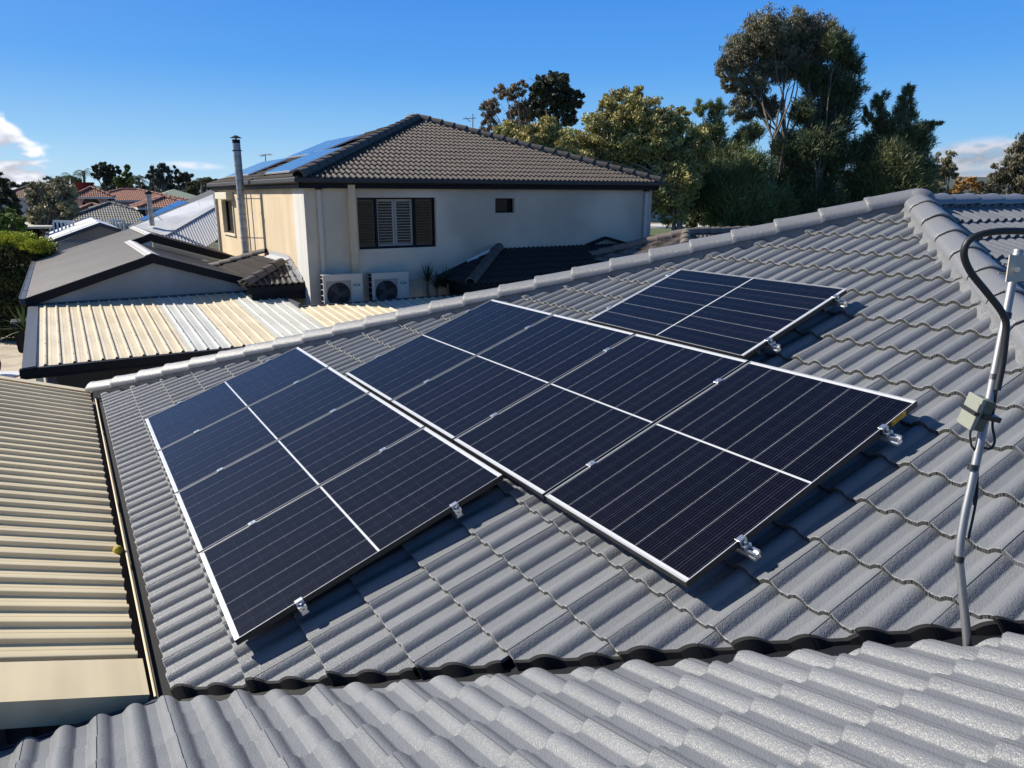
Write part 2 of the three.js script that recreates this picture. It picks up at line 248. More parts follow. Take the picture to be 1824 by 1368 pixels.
// A corrugated sheet: rib shape (list of [u, h] over one pitch) swept from v=0 to L
function ribSheet(rib, pitch, W, L, frame, phase = 0, thick = 0) {
  const pts = []; for (let k = -1; k * pitch + phase < W + pitch; k++) for (const [u, h] of rib) { const x = k * pitch + phase + u; if (x >= -1e-6 && x <= W + 1e-6 && (!pts.length || x > pts[pts.length - 1][0] + 1e-5)) pts.push([x, h]); }
  if (pts[0][0] > 1e-4) pts.unshift([0, 0]); if (pts[pts.length - 1][0] < W - 1e-4) pts.push([W, 0]);
  const T = [], uv = [], P = (x, h, v) => frame.O.clone().addScaledVector(frame.U, x).addScaledVector(frame.V, v).addScaledVector(frame.N, h);
  for (let i = 0; i < pts.length - 1; i++) { const [a, ha] = pts[i], [b, hb] = pts[i + 1]; const q = [[a, ha, 0], [b, hb, 0], [b, hb, L], [a, ha, L]]; for (const k of [0, 1, 2, 0, 2, 3]) { T.push(P(...q[k].slice(0, 2), q[k][2])); uv.push([q[k][0], q[k][2]]); }
    if (thick) { const e = [[a, ha, 0], [b, hb, 0]].map((x) => P(x[0], x[1], 0)), e2 = [[a, ha - thick, 0], [b, hb - thick, 0]].map((x) => P(x[0], x[1], 0)); T.push(e[0], e2[0], e2[1], e[0], e2[1], e[1]); for (let k = 0; k < 6; k++) uv.push([a, 0]); } }
  return triG(T, uv);
}
// ---------------------------------------------------------------- the house we stand on
const PIT = 0.35030, CP = Math.cos(PIT), SP = Math.sin(PIT), Y0 = 2.75;
const FR = { O: V3(0, Y0, 0), U: V3(0, 0, 1), V: V3(CP, SP, 0), N: V3(-SP, CP, 0) };           // the hip end with the panels
const GR = { O: V3(0, Y0, 4.85), U: V3(-1, 0, 0), V: V3(0, SP, CP), N: V3(0, CP, -SP) };       // the slope under the photographer
const HR = { O: V3(0, Y0, 10.62), U: V3(1, 0, 0), V: V3(0, SP, -CP), N: V3(0, CP, SP) };       // beyond the near hip
for (const f of [FR, GR, HR]) f.h = -0.166;
const HB = 0.048;                                                                              // plan shift of the tile plane
const fr = (u, v, h = 0) => FR.O.clone().addScaledVector(FR.U, u).addScaledVector(FR.V, v).addScaledVector(FR.N, h);
const yF = (x) => Y0 - 0.149 + 0.36544 * x;
const house = thing('tiled_house', 'house in the foreground with a grey painted concrete tile roof carrying the solar panels', 'house', [0, 0, 0]);
const PAN = { D: 1.7492, W: 1.134, g: 0.022, b2: [1.5604, 1.7812], b3: [3.1818, 3.5666] };
{
  const pr = tileProto(0.306, 0.3545, 0.031, 32, 0.031);
  const cz = (m, k) => [m[0], m[1] * CP, k - m[1] * HB];   // helper: plan condition a*u + b*x >= k with x = v*CP + HB
  // F: u = z, x = v*CP + HB.  hip: z >= x - 2.65 ; near hip: z <= 10.62 - x ; valley: z <= x + 4.85 - gap
  const F = layTiles(pr, FR, [cz([1, -1], -2.28), cz([-1, -1], -10.64), cz([-1, 1], -4.85 + 0.085), [0, 1, -0.394]], 5.12 - 0.306 * 30, -0.394, [-3.2, 8], [-0.394, 7.2]);
  // G: u = -x, z = 4.85 + v*CP + HB. valley: x <= z - 4.85 - gap -> u + v*CP + HB >= gap
  const G = layTiles(pr, GR, [cz([1, 1], 0.06), [0, 1, -0.394]], 0.05 - 0.306 * 20, -0.375 - 0.3545 + 0.3355, [-3.2, 2.6], [-0.394, 5.3]).filter((t) => t.mid.z < 7.9 || t.mid.x < 2.9);
  const H = layTiles(pr, HR, [[1, -CP, 0.09]], 6.9 - 0.306 * 20, -0.394, [2.9, 9.5], [3, 7.1]).filter((t) => t.mid.z > 4.15);
  const roofs = [[F, 'roof'], [G, 'roof'], [H, 'roof']].map(([l, n], i) => { // deck under the tiles
    const P = (x, z, y) => V3(x, y - 0.05, z); const yf = yF, yg = (z) => Y0 - 0.149 + 0.36544 * (z - 4.85), yh = (z) => Y0 - 0.149 + 0.36544 * (10.62 - z);
    const poly = [[P(-0.28, -2.56, yf(-0.28)), P(-0.28, 4.55, yf(-0.28)), P(2.885, 7.735, yf(2.885)), P(6.46, 4.16, yf(6.46))], [P(-2.6, 4.57, yg(4.57)), P(-2.6, 9.6, yg(9.6)), P(3, 9.6, yg(9.6)), P(3, 7.85, yg(7.85)), P(-0.28, 4.57, yg(4.57))], [P(2.885, 7.735, yh(7.735)), P(9.6, 7.735, yh(7.735)), P(9.6, 4.16, yh(4.16)), P(6.46, 4.16, yh(4.16))]][i];
    return mesh(n, slab(poly, 0.06, V3(0, -1, 0)), black, house);
  });
  const covered = (t) => { const x = t.u + 0.15, y = t.v + 0.18, inn = (u0, v0, u1, v1) => x > u0 + 0.1 && x < u1 - 0.25 && y > v0 + 0.25 && y < v1 - 0.05; const r = 4 * PAN.W + 3 * PAN.g; return inn(0, 0, r, PAN.D) || inn(PAN.b2[0], PAN.b2[1], PAN.b2[0] + r, PAN.b2[1] + PAN.D) || inn(PAN.b3[0], PAN.b3[1], PAN.b3[0] + PAN.D, PAN.b3[1] + PAN.W); };
  const all = []; F.forEach((t) => all.push([t, 0, covered(t) ? 0 : seen(t.mid) * t.area])); G.forEach((t) => all.push([t, 1, seen(t.mid) * t.area])); H.forEach((t) => all.push([t, 2, seen(t.mid) * t.area * 0.5]));
  all.sort((a, b) => b[2] - a[2]);
  const top = all.slice(0, 300).filter((x) => x[2] > 0), rest = all.filter((x) => !top.includes(x));
  for (let k = 0; k < 3; k++) addTiles(top.filter((x) => x[1] === k).map((x) => x[0]), roofs[k], tilePaint);
  tag(mesh('roof_tile_field', mergeTiles(rest.map((x) => x[0])), tilePaint[1], house), null, null, null, 'stuff');
  // black sealing foam along the cut edge of the tiles above the valley, and the cut edge itself
  const foam = []; for (const t of F) { const m = tileMatrix(t); for (const [k, a, b] of t.cuts) if (k === 2) { const A = a.clone().applyMatrix4(m), B = b.clone().applyMatrix4(m); if (A.distanceTo(B) < 1e-4) continue; const d = V3(0.012, -0.06, 0.03 + 0.02 * fbm(A.x * 9, 3, 2)), o = V3(-0.004, -0.004, 0.012), o2 = V3(-0.004, 0.002, -0.003); for (const [p, q, r, s] of [[A.clone().add(o2), B.clone().add(o2), B.clone().add(o), A.clone().add(o)], [A.clone().add(o), B.clone().add(o), B.clone().add(d), A.clone().add(d)]]) foam.push(p, q, r, p, r, s); } }
  mesh('valley_seal', triG(foam), black, house);
  const vy = (x) => yF(x) - 0.03, vv = (x, o) => V3(x - o, vy(x) + Math.abs(o) * 0.25 - 0.01, x + 4.85 + o);
  mesh('valley_gutter', merge([slab([vv(-0.3, -0.16), vv(-0.3, 0), vv(2.95, 0), vv(2.95, -0.16)], 0.004, V3(0, -1, 0)), slab([vv(-0.3, 0), vv(-0.3, 0.16), vv(2.95, 0.16), vv(2.95, 0)], 0.004, V3(0, -1, 0))]), darkMetal, house);
  // hips and the ridge
  const hp = (x, o = 0) => V3(x, yF(x) + o, x - 2.3), h2 = (x, o = 0) => V3(x, yF(x) + o, 10.62 - x), apex = V3(6.46, yF(6.46), 4.16);
  const bed = (a, b, w, h, wob, tr = 0.78) => { const n = 90, T = [], L = a.distanceTo(b), dir = b.clone().sub(a).normalize(), side = dir.clone().cross(V3(0, 1, 0)).normalize(), uv = []; const at2 = (k, c) => { const d = (k / n) * L, s = c < 2 ? -1 : 1, t = c === 1 || c === 2, ww = w * (t ? tr : 1) + (t ? 0 : wob * (fbm(d * 7, s * 9 + 20, 2) - 0.3)); return [a.clone().addScaledVector(dir, d).addScaledVector(side, s * ww).add(V3(0, t ? h : tr < 0.6 ? -0.07 : -0.09, 0)), [d, t ? h : 0]]; }; for (let c = 0; c < 3; c++) for (let i = 0; i < n; i++) { const q = [at2(i, c), at2(i + 1, c), at2(i + 1, c + 1), at2(i, c + 1)]; for (const k of [0, 1, 2, 0, 2, 3]) { T.push(q[k][0]); uv.push(q[k][1]); } } return smooth(triG(T, uv), 0.3); };
  mesh('hip_bedding', bed(hp(-0.33), hp(6.42), 0.13, 0.085, 0.035), bedPaint, house);
  mesh('hip_bedding', bed(h2(2.95), h2(6.42), 0.175, 0.045, 0.04, 0.55), bedPaint, house);
  mesh('ridge_bedding', bed(apex.clone(), V3(9.6, apex.y, 4.16), 0.12, 0.02, 0.02), bedPaint, house);
  capRun('hip_cap', hp(-0.4, 0.075), hp(6.44, 0.075), house, capPaint, 0.27, 0.07, 0.4232, true);
  capRun('hip_cap', h2(2.95, 0.045), h2(6.52, 0.045), house, capPaint, 0.27, 0.065, 0.42, true);
  capRun('ridge_cap', V3(9.7, apex.y + 0.02, 4.16), apex.clone().add(V3(-0.02, 0.02, 0)), house, capPaint, 0.27, 0.055, 0.44, true);
  mesh('hip_cap', (() => { const g = new THREE.SphereGeometry(0.145, 14, 8, 0, Math.PI * 2, 0, Math.PI / 2); g.scale(1, 0.72, 1); g.translate(apex.x + 0.01, apex.y + 0.03, apex.z + 0.01); return g; })(), capPaint, house);
  // eaves, gutter and walls
  mesh('fascia', merge([boxG(0.03, 0.2, 7.4, -0.27, 2.33, 0.85), boxG(2.4, 0.2, 0.03, -1.45, 2.33, 4.58)]), darkMetal, house);
  mesh('gutter', (() => { const s = new THREE.Shape(); s.moveTo(0, 0); s.lineTo(0, -0.1); s.quadraticCurveTo(-0.01, -0.14, -0.05, -0.14); s.lineTo(-0.09, -0.14); s.quadraticCurveTo(-0.135, -0.13, -0.135, -0.06); s.lineTo(-0.135, 0.005); s.lineTo(-0.115, 0.005); s.lineTo(-0.117, -0.05); s.quadraticCurveTo(-0.12, -0.11, -0.08, -0.12); s.lineTo(-0.02, -0.12); s.lineTo(-0.02, 0); const g = new THREE.ExtrudeGeometry(s, { depth: 2.3, bevelEnabled: false, curveSegments: 5 }); g.rotateY(Math.PI / 2); g.scale(1, 1, -1); g.index = null; g.computeVertexNormals(); g.translate(-2.65, 2.43, 4.56 - 0.0); return g; })(), blueGrey, house);
  mesh('gap_shade', boxG(0.06, 0.1, 7.3, -0.343, 2.345, 0.8), black, house);  // added black strip, painted shade filling the gap below the tile edge
  mesh('wall', merge([boxUV(boxG(0.2, 2.3, 7.2, 0.35, 1.15, 0.9)), boxUV(boxG(3.4, 2.3, 0.2, -0.95, 1.15, 5.1)), boxUV(boxG(6, 2.3, 0.2, 3.4, 1.15, -2.6))]), stuccoGrey, house);
}

// ---------------------------------------------------------------- solar panels on rails
{
  const { D, W, g, b2, b3 } = PAN, cellMat = (() => {
    const n = 192, h = 96, d = new Uint8Array(n * h * 4);
    for (let j = 0; j < h; j++) for (let i = 0; i < n; i++) { const k = (i / n) * 10, b = Math.abs(k - Math.floor(k) - 0.5) < 0.034 ? 1 : 0, f = j % 3 === 0 ? 0.1 : 0, e = j < 2 || j > h - 3 ? 13 : 0, o = 4 * (j * n + i), m = 0.02 * hash2(i, j); d[o] = 5 + 62 * b + 5 * f + 20 * m + e; d[o + 1] = 4 + 60 * b + 6 * f + 20 * m + e; d[o + 2] = 12 + 62 * b + 9 * f + 30 * m + e; d[o + 3] = 255; }
    const t = new THREE.DataTexture(d, n, h); t.colorSpace = THREE.SRGBColorSpace; t.wrapS = t.wrapT = THREE.RepeatWrapping; t.magFilter = THREE.LinearFilter; t.minFilter = THREE.LinearMipmapLinearFilter; t.generateMipmaps = true; t.needsUpdate = true;
    return [0.8, 0.92, 1.05].map((k) => new THREE.MeshPhysicalMaterial({ color: lin(k, k, k), map: t, roughness: 0.6, clearcoat: 0.6, clearcoatRoughness: 0.03, specularIntensity: 0.05 }));
  })();
  const sheetMat = new THREE.MeshPhysicalMaterial({ color: lin(0.5, 0.51, 0.52), roughness: 0.5, clearcoat: 1, clearcoatRoughness: 0.04 });
  // local frame of a panel: x across the short side, y along the long side, z out of the glass
  const cw = (W - 0.019) / 6, chh = (D / 2 - 0.011 - 0.017 - 0.007) / 9;
  const cellG = (() => { const a = cw - 0.0024, b = chh - 0.0001, c = 0.0012, s = new THREE.Shape(); s.moveTo(-a / 2 + c, -b / 2); s.lineTo(a / 2 - c, -b / 2); s.lineTo(a / 2, -b / 2 + c); s.lineTo(a / 2, b / 2 - c); s.lineTo(a / 2 - c, b / 2); s.lineTo(-a / 2 + c, b / 2); s.lineTo(-a / 2, b / 2 - c); s.lineTo(-a / 2, -b / 2 + c); const q = new THREE.ShapeGeometry(s), p = q.attributes.position, uv = q.attributes.uv; for (let i = 0; i < p.count; i++) uv.setXY(i, p.getX(i) / a + 0.5, p.getY(i) / b + 0.5); return q; })();
  const frameShade = mat(0.022, 0.022, 0.022, 0.5), lip = 0.011, T = 0.035, webG = [boxG(0.0075, D - 0.022, T - 0.001, 0.004, D / 2, -T / 2 - 0.001), boxG(0.0045, D, T - 0.0015, W - 0.0023, D / 2, -T / 2 - 0.001), boxG(W - 0.014, 0.01, T - 0.003, W / 2 + 0.0015, 0.0056, -T / 2 - 0.002), boxG(W - 0.014, 0.01, T - 0.003, W / 2 + 0.0015, D - 0.0056, -T / 2 - 0.002)], frameG = merge([boxG(0.006, D, 0.003, 0.003, D / 2, -0.001), boxG(0.0026, D, 0.003, W - 0.0033, D / 2, -0.001), boxG(W - 0.013, lip, 0.0045, W / 2 + 0.0015, lip / 2, -0.0022), boxG(W - 0.013, lip, 0.0045, W / 2 + 0.0015, D - lip / 2, -0.0022), boxG(0.024, D - 0.08, 0.0018, 0.024, D / 2, -T + 0.001), boxG(0.024, D - 0.08, 0.0018, W - 0.024, D / 2, -T + 0.001)]);  // side webs of the silver frame: shade painted in as near-black
  const backG = boxG(W - 0.013, D - 2 * lip, 0.004, W / 2 + 0.0015, D / 2, -0.0052);
  function panel(label, group) {
    const o = thing('solar_panel', label, 'solar panel', [0, 0, 0], group);
    mesh('frame', frameG, frameAlu, o); for (const q of webG) mesh('frame_side', q, frameShade, o); mesh('backsheet', backG, sheetMat, o); mesh('junction_box', rbox(0.1, 0.05, 0.02, 0.004, W / 2, D / 2, -0.02), black, o);
    for (let h = 0; h < 2; h++) for (let j = 0; j < 9; j++) for (let i = 0; i < 6; i++) { const c = mesh('cell', cellG, cellMat[(i * 7 + j * 3 + h) % 3], o); c.position.set(0.0105 + cw * (i + 0.5), h ? D / 2 + 0.007 + chh * (j + 0.5) : lip + 0.017 + chh * (j + 0.5), -0.0027); }
    return o;
  }
  const put = (o, u, v, turned) => { const X = turned ? FR.V.clone().negate() : FR.U.clone().negate(), Y = turned ? FR.U.clone() : FR.V.clone(); // x cross y = N
    const Xr = turned ? FR.V.clone() : FR.U.clone(); const Z = FR.N.clone(); let bx, by, org;
    if (!turned) { bx = FR.U.clone().negate(); by = FR.V.clone(); org = fr(u + W, v); } else { bx = FR.V.clone(); by = FR.U.clone(); org = fr(u, v); }
    // right-handed: bx x by must be +N
    if (bx.clone().cross(by).dot(Z) < 0) { bx.negate(); org = turned ? fr(u, v + W) : fr(u, v); }
    o.quaternion.setFromRotationMatrix(M4(bx, by, Z, V3(0, 0, 0))); o.position.copy(org); };
  const ord = ['farthest from the camera', 'second from the far end', 'second from the near end', 'nearest the camera'];
  for (let k = 0; k < 4; k++) put(panel(`black solar panel, ${ord[k]} in the lower row by the gutter`, 'black solar panels on the grey roof'), k * (W + g), 0, false);
  for (let k = 0; k < 4; k++) { const o = panel(k === 3 ? 'black solar panel with a yellow sticker on its frame, nearest of the upper row' : `black solar panel, ${ord[k]} in the upper row`, 'black solar panels on the grey roof'); put(o, b2[0] + k * (W + g), b2[1], false);
    if (k === 3) { // sticker on the long edge that faces the camera
      const cv = document.createElement('canvas'); cv.width = 256; cv.height = 64; const c = cv.getContext('2d'); c.fillStyle = '#e0a713'; c.fillRect(0, 0, 256, 64); c.fillStyle = '#161208'; c.beginPath(); c.moveTo(26, 12); c.lineTo(46, 52); c.lineTo(6, 52); c.fill(); c.fillStyle = '#e0a713'; c.fillRect(24, 26, 4, 14); c.fillRect(24, 44, 4, 4); c.fillStyle = '#161208'; c.font = 'bold 27px sans-serif'; c.fillText('WARNING', 78, 29); c.fillRect(64, 40, 176, 5); c.fillRect(64, 50, 130, 4);
      const t = new THREE.CanvasTexture(cv); t.colorSpace = THREE.SRGBColorSpace; const s = mesh('warning_sticker', new THREE.PlaneGeometry(0.125, 0.03), new THREE.MeshPhysicalMaterial({ map: t, roughness: 0.5 }), o); const inv = o.quaternion.clone().invert(); const p = fr(b2[0] + 4 * W + 3 * g + 0.0015, b2[1] + D - 0.17, -0.018).sub(o.position).applyQuaternion(inv); s.position.copy(p); s.quaternion.copy(inv).multiply(new THREE.Quaternion().setFromRotationMatrix(M4(FR.V, FR.N, FR.U, V3(0, 0, 0)))); } }
  put(panel('single black solar panel lying sideways above the upper row', 'black solar panels on the grey roof'), b3[0], b3[1], true);
  // rails under the rows, with their clamps and tile brackets
  const railShape = (() => { const s = new THREE.Shape(); s.moveTo(-0.02, -0.042); s.lineTo(0.02, -0.042); s.lineTo(0.02, -0.03); s.lineTo(0.014, -0.022); s.lineTo(0.02, -0.014); s.lineTo(0.02, 0); s.lineTo(0.007, 0); s.lineTo(0.007, -0.012); s.lineTo(-0.007, -0.012); s.lineTo(-0.007, 0); s.lineTo(-0.02, 0); s.lineTo(-0.02, -0.014); s.lineTo(-0.014, -0.022); s.lineTo(-0.02, -0.03); return s; })();
  const Q = new THREE.Quaternion().setFromRotationMatrix(M4(FR.V, FR.N, FR.U, V3(0, 0, 0)));   // local x = up the slope, y = off the roof, z = towards the camera
  const midG = merge([rbox(0.05, 0.004, 0.042, 0.0015, 0, 0.0025, 0), boxG(0.05, 0.03, 0.003, 0, -0.014, -0.008), boxG(0.05, 0.03, 0.003, 0, -0.014, 0.008)]), boltG = (() => { const q = new THREE.CylinderGeometry(0.0065, 0.0065, 0.008, 6); q.translate(0, 0.007, 0); return q; })();
  const endG = merge([rbox(0.045, 0.004, 0.03, 0.0015, 0, 0.0025, -0.004), boxG(0.045, 0.024, 0.004, 0, -0.011, 0.011), boxG(0.045, 0.004, 0.024, 0, -0.022, 0.022), boxG(0.045, 0.016, 0.004, 0, -0.029, 0.034)]), endBolt = (() => { const q = new THREE.CylinderGeometry(0.0075, 0.0075, 0.014, 6); q.translate(0, -0.013, 0.022); return q; })();
  function rail(u0, u1, v, gaps, label, sleeve) {
    const o = thing('mounting_rail', label, 'mounting rail', fr(u0, v, -T).toArray(), 'aluminium rails under the solar panels'); o.quaternion.copy(Q);
    const rg = new THREE.ExtrudeGeometry(railShape, { depth: u1 - u0, bevelEnabled: false }); mesh('rail', rg, alu, o);
    for (const z of gaps) { const c = mesh('mid_clamp', midG, alu, o); c.position.set(0, T, z - u0); mesh('bolt', boltG, alu, c); }
    const e = mesh('end_clamp', endG, alu, o); e.position.set(0, T, sleeve - u0); mesh('bolt', endBolt, galv, e);
    const e2 = mesh('end_clamp', endG, alu, o); e2.position.set(0, T, 0.02); e2.rotation.y = Math.PI; mesh('bolt', endBolt, galv, e2);
    for (let z = 0.4; z < u1 - u0; z += 1.3) mesh('tile_bracket', merge([boxG(0.03, 0.06, 0.006, -0.03, -0.05, z), boxG(0.14, 0.006, 0.03, 0.03, -0.08, z)]), galv, o);
  }
  const r4 = 4 * W + 3 * g, gaps = (z) => [1, 2, 3].map((k) => z + k * W + (k - 0.5) * g);
  rail(-0.03, r4 + 0.03, 0.37, gaps(0), 'aluminium rail with clamps under the lower edge of the lower panel row', r4);
  rail(-0.03, r4 + 0.03, D - 0.36, gaps(0), 'aluminium rail with clamps under the upper edge of the lower panel row', r4);
  rail(b2[0] - 0.03, b2[0] + r4 + 0.085, b2[1] + 0.36, gaps(b2[0]), 'aluminium rail sticking out below the near end of the upper row, lower one', b2[0] + r4);
  rail(b2[0] - 0.03, b2[0] + r4 + 0.085, b2[1] + D - 0.3, gaps(b2[0]), 'aluminium rail sticking out near the yellow sticker of the upper row', b2[0] + r4);
  rail(b3[0] - 0.03, b3[0] + D + 0.075, b3[1] + 0.26, [], 'aluminium rail sticking out under the lower edge of the single sideways panel', b3[0] + D);
  rail(b3[0] - 0.03, b3[0] + D + 0.075, b3[1] + W - 0.14, [], 'aluminium rail sticking out under the upper edge of the single sideways panel', b3[0] + D);
}

// ---------------------------------------------------------------- the mast on the right
{
  const m = thing('aerial_mast', 'galvanised pipe mast with black cable and grey junction box standing in the roof valley', 'mast', [2.21, 3.38, 7.08]), L = (p) => p.sub(m.position), A = (x, y) => L(at(x, y, 2.747));
  mesh('pole', tubeG([A(1724, 1165), A(1721, 1120), A(1713, 1040), A(1709, 985), A(1717, 925), A(1733, 850), A(1766, 690), A(1790, 570), A(1812, 455)], 0.0155, 60, 14), galv, m);
  mesh('cap', cyl(A(1811, 462), A(1814, 446), 0.0185, 0.0185, 14), galv, m);
  const bk = (x, y, dx, dy) => L(at(1812 + x, 478 + y, 2.71));
  mesh('bracket_plate', slab([bk(-20, 24), bk(34, 22), bk(38, -22), bk(-13, -24)], 0.006, FW), mat(0.55, 0.5, 0.4, 0.55), m);
  mesh('bracket_bolt', merge([cyl(A(1786, 470), A(1840, 474), 0.004), cyl(A(1778, 486), A(1812, 489), 0.004), cyl(L(at(1812, 480, 2.715)), L(at(1812, 480, 2.685)), 0.011, 0.011, 6)]), galv, m);
  mesh('cable', tubeG([L(at(1960, 440, 2.7)), L(at(1880, 418, 2.66)), L(at(1824, 412, 2.64)), L(at(1770, 413, 2.62)), L(at(1730, 425, 2.62)), L(at(1717, 450, 2.63)), L(at(1728, 483, 2.65)), L(at(1757, 520, 2.67)), L(at(1782, 552, 2.69)), L(at(1792, 575, 2.7)), L(at(1790, 610, 2.71)), L(at(1785, 650, 2.72)), L(at(1776, 695, 2.725))], 0.0125, 80, 12), rubber, m);
  mesh('cable', tubeG([L(at(1776, 690, 2.725)), A(1770, 730), A(1768, 760), A(1772, 785), A(1764, 800), A(1752, 798), A(1743, 812), A(1741, 850), A(1739, 890), A(1725, 960)], 0.0048, 60, 8), rubber, m);
  mesh('cable', tubeG([A(1733, 742), A(1728, 775), A(1731, 795), A(1738, 812), A(1735, 900)], 0.0042, 30, 8), rubber, m);
  for (const [x, y] of [[1792, 562], [1771, 672], [1733, 833], [1708, 996], [1756, 737]]) { const d = A(x, y), dir = A(x + 6, y - 30).sub(A(x, y)).normalize(); mesh('tape', cyl(d.clone().addScaledVector(dir, -0.011), d.clone().addScaledVector(dir, 0.011), 0.0182, 0.0182, 14), tape, m); }
  // junction box strapped to the pole, seen from its edge; lit lid and shaded body painted in
  const bx = mesh('junction_box', rbox(0.05, 0.125, 0.11, 0.006, 0, 0, 0, 3), mat(0.085, 0.1, 0.08, 0.5), m); bx.position.copy(L(at(1741, 735, 2.74))); bx.scale.set(0.9, 0.95, 0.85); bx.rotation.set(0.05, -0.62, -0.19);
  mesh('box_lid', merge([rbox(0.018, 0.132, 0.117, 0.004, -0.026, 0, 0, 3), boxG(0.012, 0.03, 0.02, -0.034, 0.03, 0.05)]), mat(0.27, 0.285, 0.235, 0.55), bx);
  mesh('box_strap', merge([boxG(0.02, 0.014, 0.122, -0.034, 0.004, 0), boxG(0.075, 0.02, 0.118, 0.03, 0.0, 0.003)]), tape, bx);
}
{ const s = tag(mesh(numbered('stick'), cyl(at(1503, 1120, 4.0), at(1556, 1085, 4.12), 0.006, 0.004, 6), mat(0.05, 0.045, 0.04, 0.8), scene), 'thin dark stick lying on the grey tiles between panels and valley', 'stick'); s.updateMatrix(); }

// ---------------------------------------------------------------- cream patio roof on the left
{
  const o = thing('patio_roof', 'cream ribbed metal patio roof at the lower left beside the tiled roof', 'patio roof', [-0.45, 0, 4.4]), s = Math.hypot(1, 0.33);
  const f = { O: V3(0, 2.43, -7.3), U: V3(0, 0, 1), V: V3(-1 / s, 0.33 / s, 0), N: V3(0.33 / s, 1 / s, 0) };
  const p = 0.195, rib = [[0, 0], [0.006, 0.027], [0.012, 0.029], [0.043, 0.029], [0.049, 0.027], [0.055, 0], [0.1, 0.0], [0.104, 0.0015], [0.124, 0.0015], [0.128, 0]];
  mesh('roof_sheet', ribSheet(rib, p, 7.16, 2.2, f, ((7.3 - 4.4 + 3.98 - 0.05) % p), 0.0016), creamMetal, o);
  const P = (z, v, h) => f.O.clone().addScaledVector(f.U, z).addScaledVector(f.V, v).addScaledVector(f.N, h);
  mesh('barge_capping', merge([slab([P(6.93, -0.02, 0.031), P(7.3, -0.02, 0.034), P(7.3, 2.2, 0.034), P(6.93, 2.2, 0.031)], 0.002, V3(0, -1, 0)), slab([P(7.3, -0.02, 0.034), P(7.3, -0.02, -0.11), P(7.3, 2.2, -0.11), P(7.3, 2.2, 0.034)], 0.002, V3(0, 0, -1)), slab([P(-0.03, -0.02, 0.034), P(0.13, -0.02, 0.034), P(0.13, 2.2, 0.034), P(-0.03, 2.2, 0.034)], 0.002, V3(0, -1, 0))]), creamMetal, o);
  const ew = [boxG(0, 0, 0)]; ew.length = 0; ew.push(slab([V3(-0.08, 0.05, -0.14), V3(-2.3, 0.05, -0.14), V3(-2.3, 3.06, -0.14), V3(-0.08, 2.36, -0.14)], 0.02, V3(0, 0, -1))); for (let x = -0.2; x > -2.2; x -= 0.11) ew.push(boxG(0.04, 2.4 - x * 0.31, 0.016, x, 1.2 - x * 0.155, -0.13)); mesh('end_wall', merge(ew), blueGrey, o);
  const gx = (x) => x + 0.45;   // box gutter: back under the sheet, cream lip towards the tiles
  const rust = mat(0.16, 0.1, 0.075, 0.7, { map: rep(blotchT, 0.5) });
  mesh('gutter', merge([boxG(0.004, 0.11, 7.3, gx(-0.515), 2.345, -3.65), boxG(0.125, 0.004, 7.3, gx(-0.453), 2.29, -3.65), boxG(0.004, 0.135, 7.3, gx(-0.392), 2.36, -3.65)]), rust, o);
  mesh('gutter_lip', merge([rbox(0.014, 0.014, 7.3, 0.005, gx(-0.395), 2.428, -3.65), boxG(0.003, 0.12, 7.3, gx(-0.386), 2.36, -3.65)]), creamMetal, o);
  mesh('beam', boxG(0.05, 0.14, 7.2, gx(-0.53), 2.2, -3.65), creamMetal, o);
  for (const z of [-0.15, -3.6, -7.1]) mesh('post', boxG(0.09, 2.2, 0.09, gx(-0.6), 1.1, z), creamMetal, o);
  const ball = tag(mesh(numbered('ball'), new THREE.SphereGeometry(0.036, 24, 16), mat(0.62, 0.5, 0.06, 0.9, { bumpMap: rep(grainT, 0.3), bumpScale: 0.004 }), scene), 'small yellow ball stuck in the patio gutter', 'ball'); ball.position.copy(onY(210, 980, 2.445)); 
}
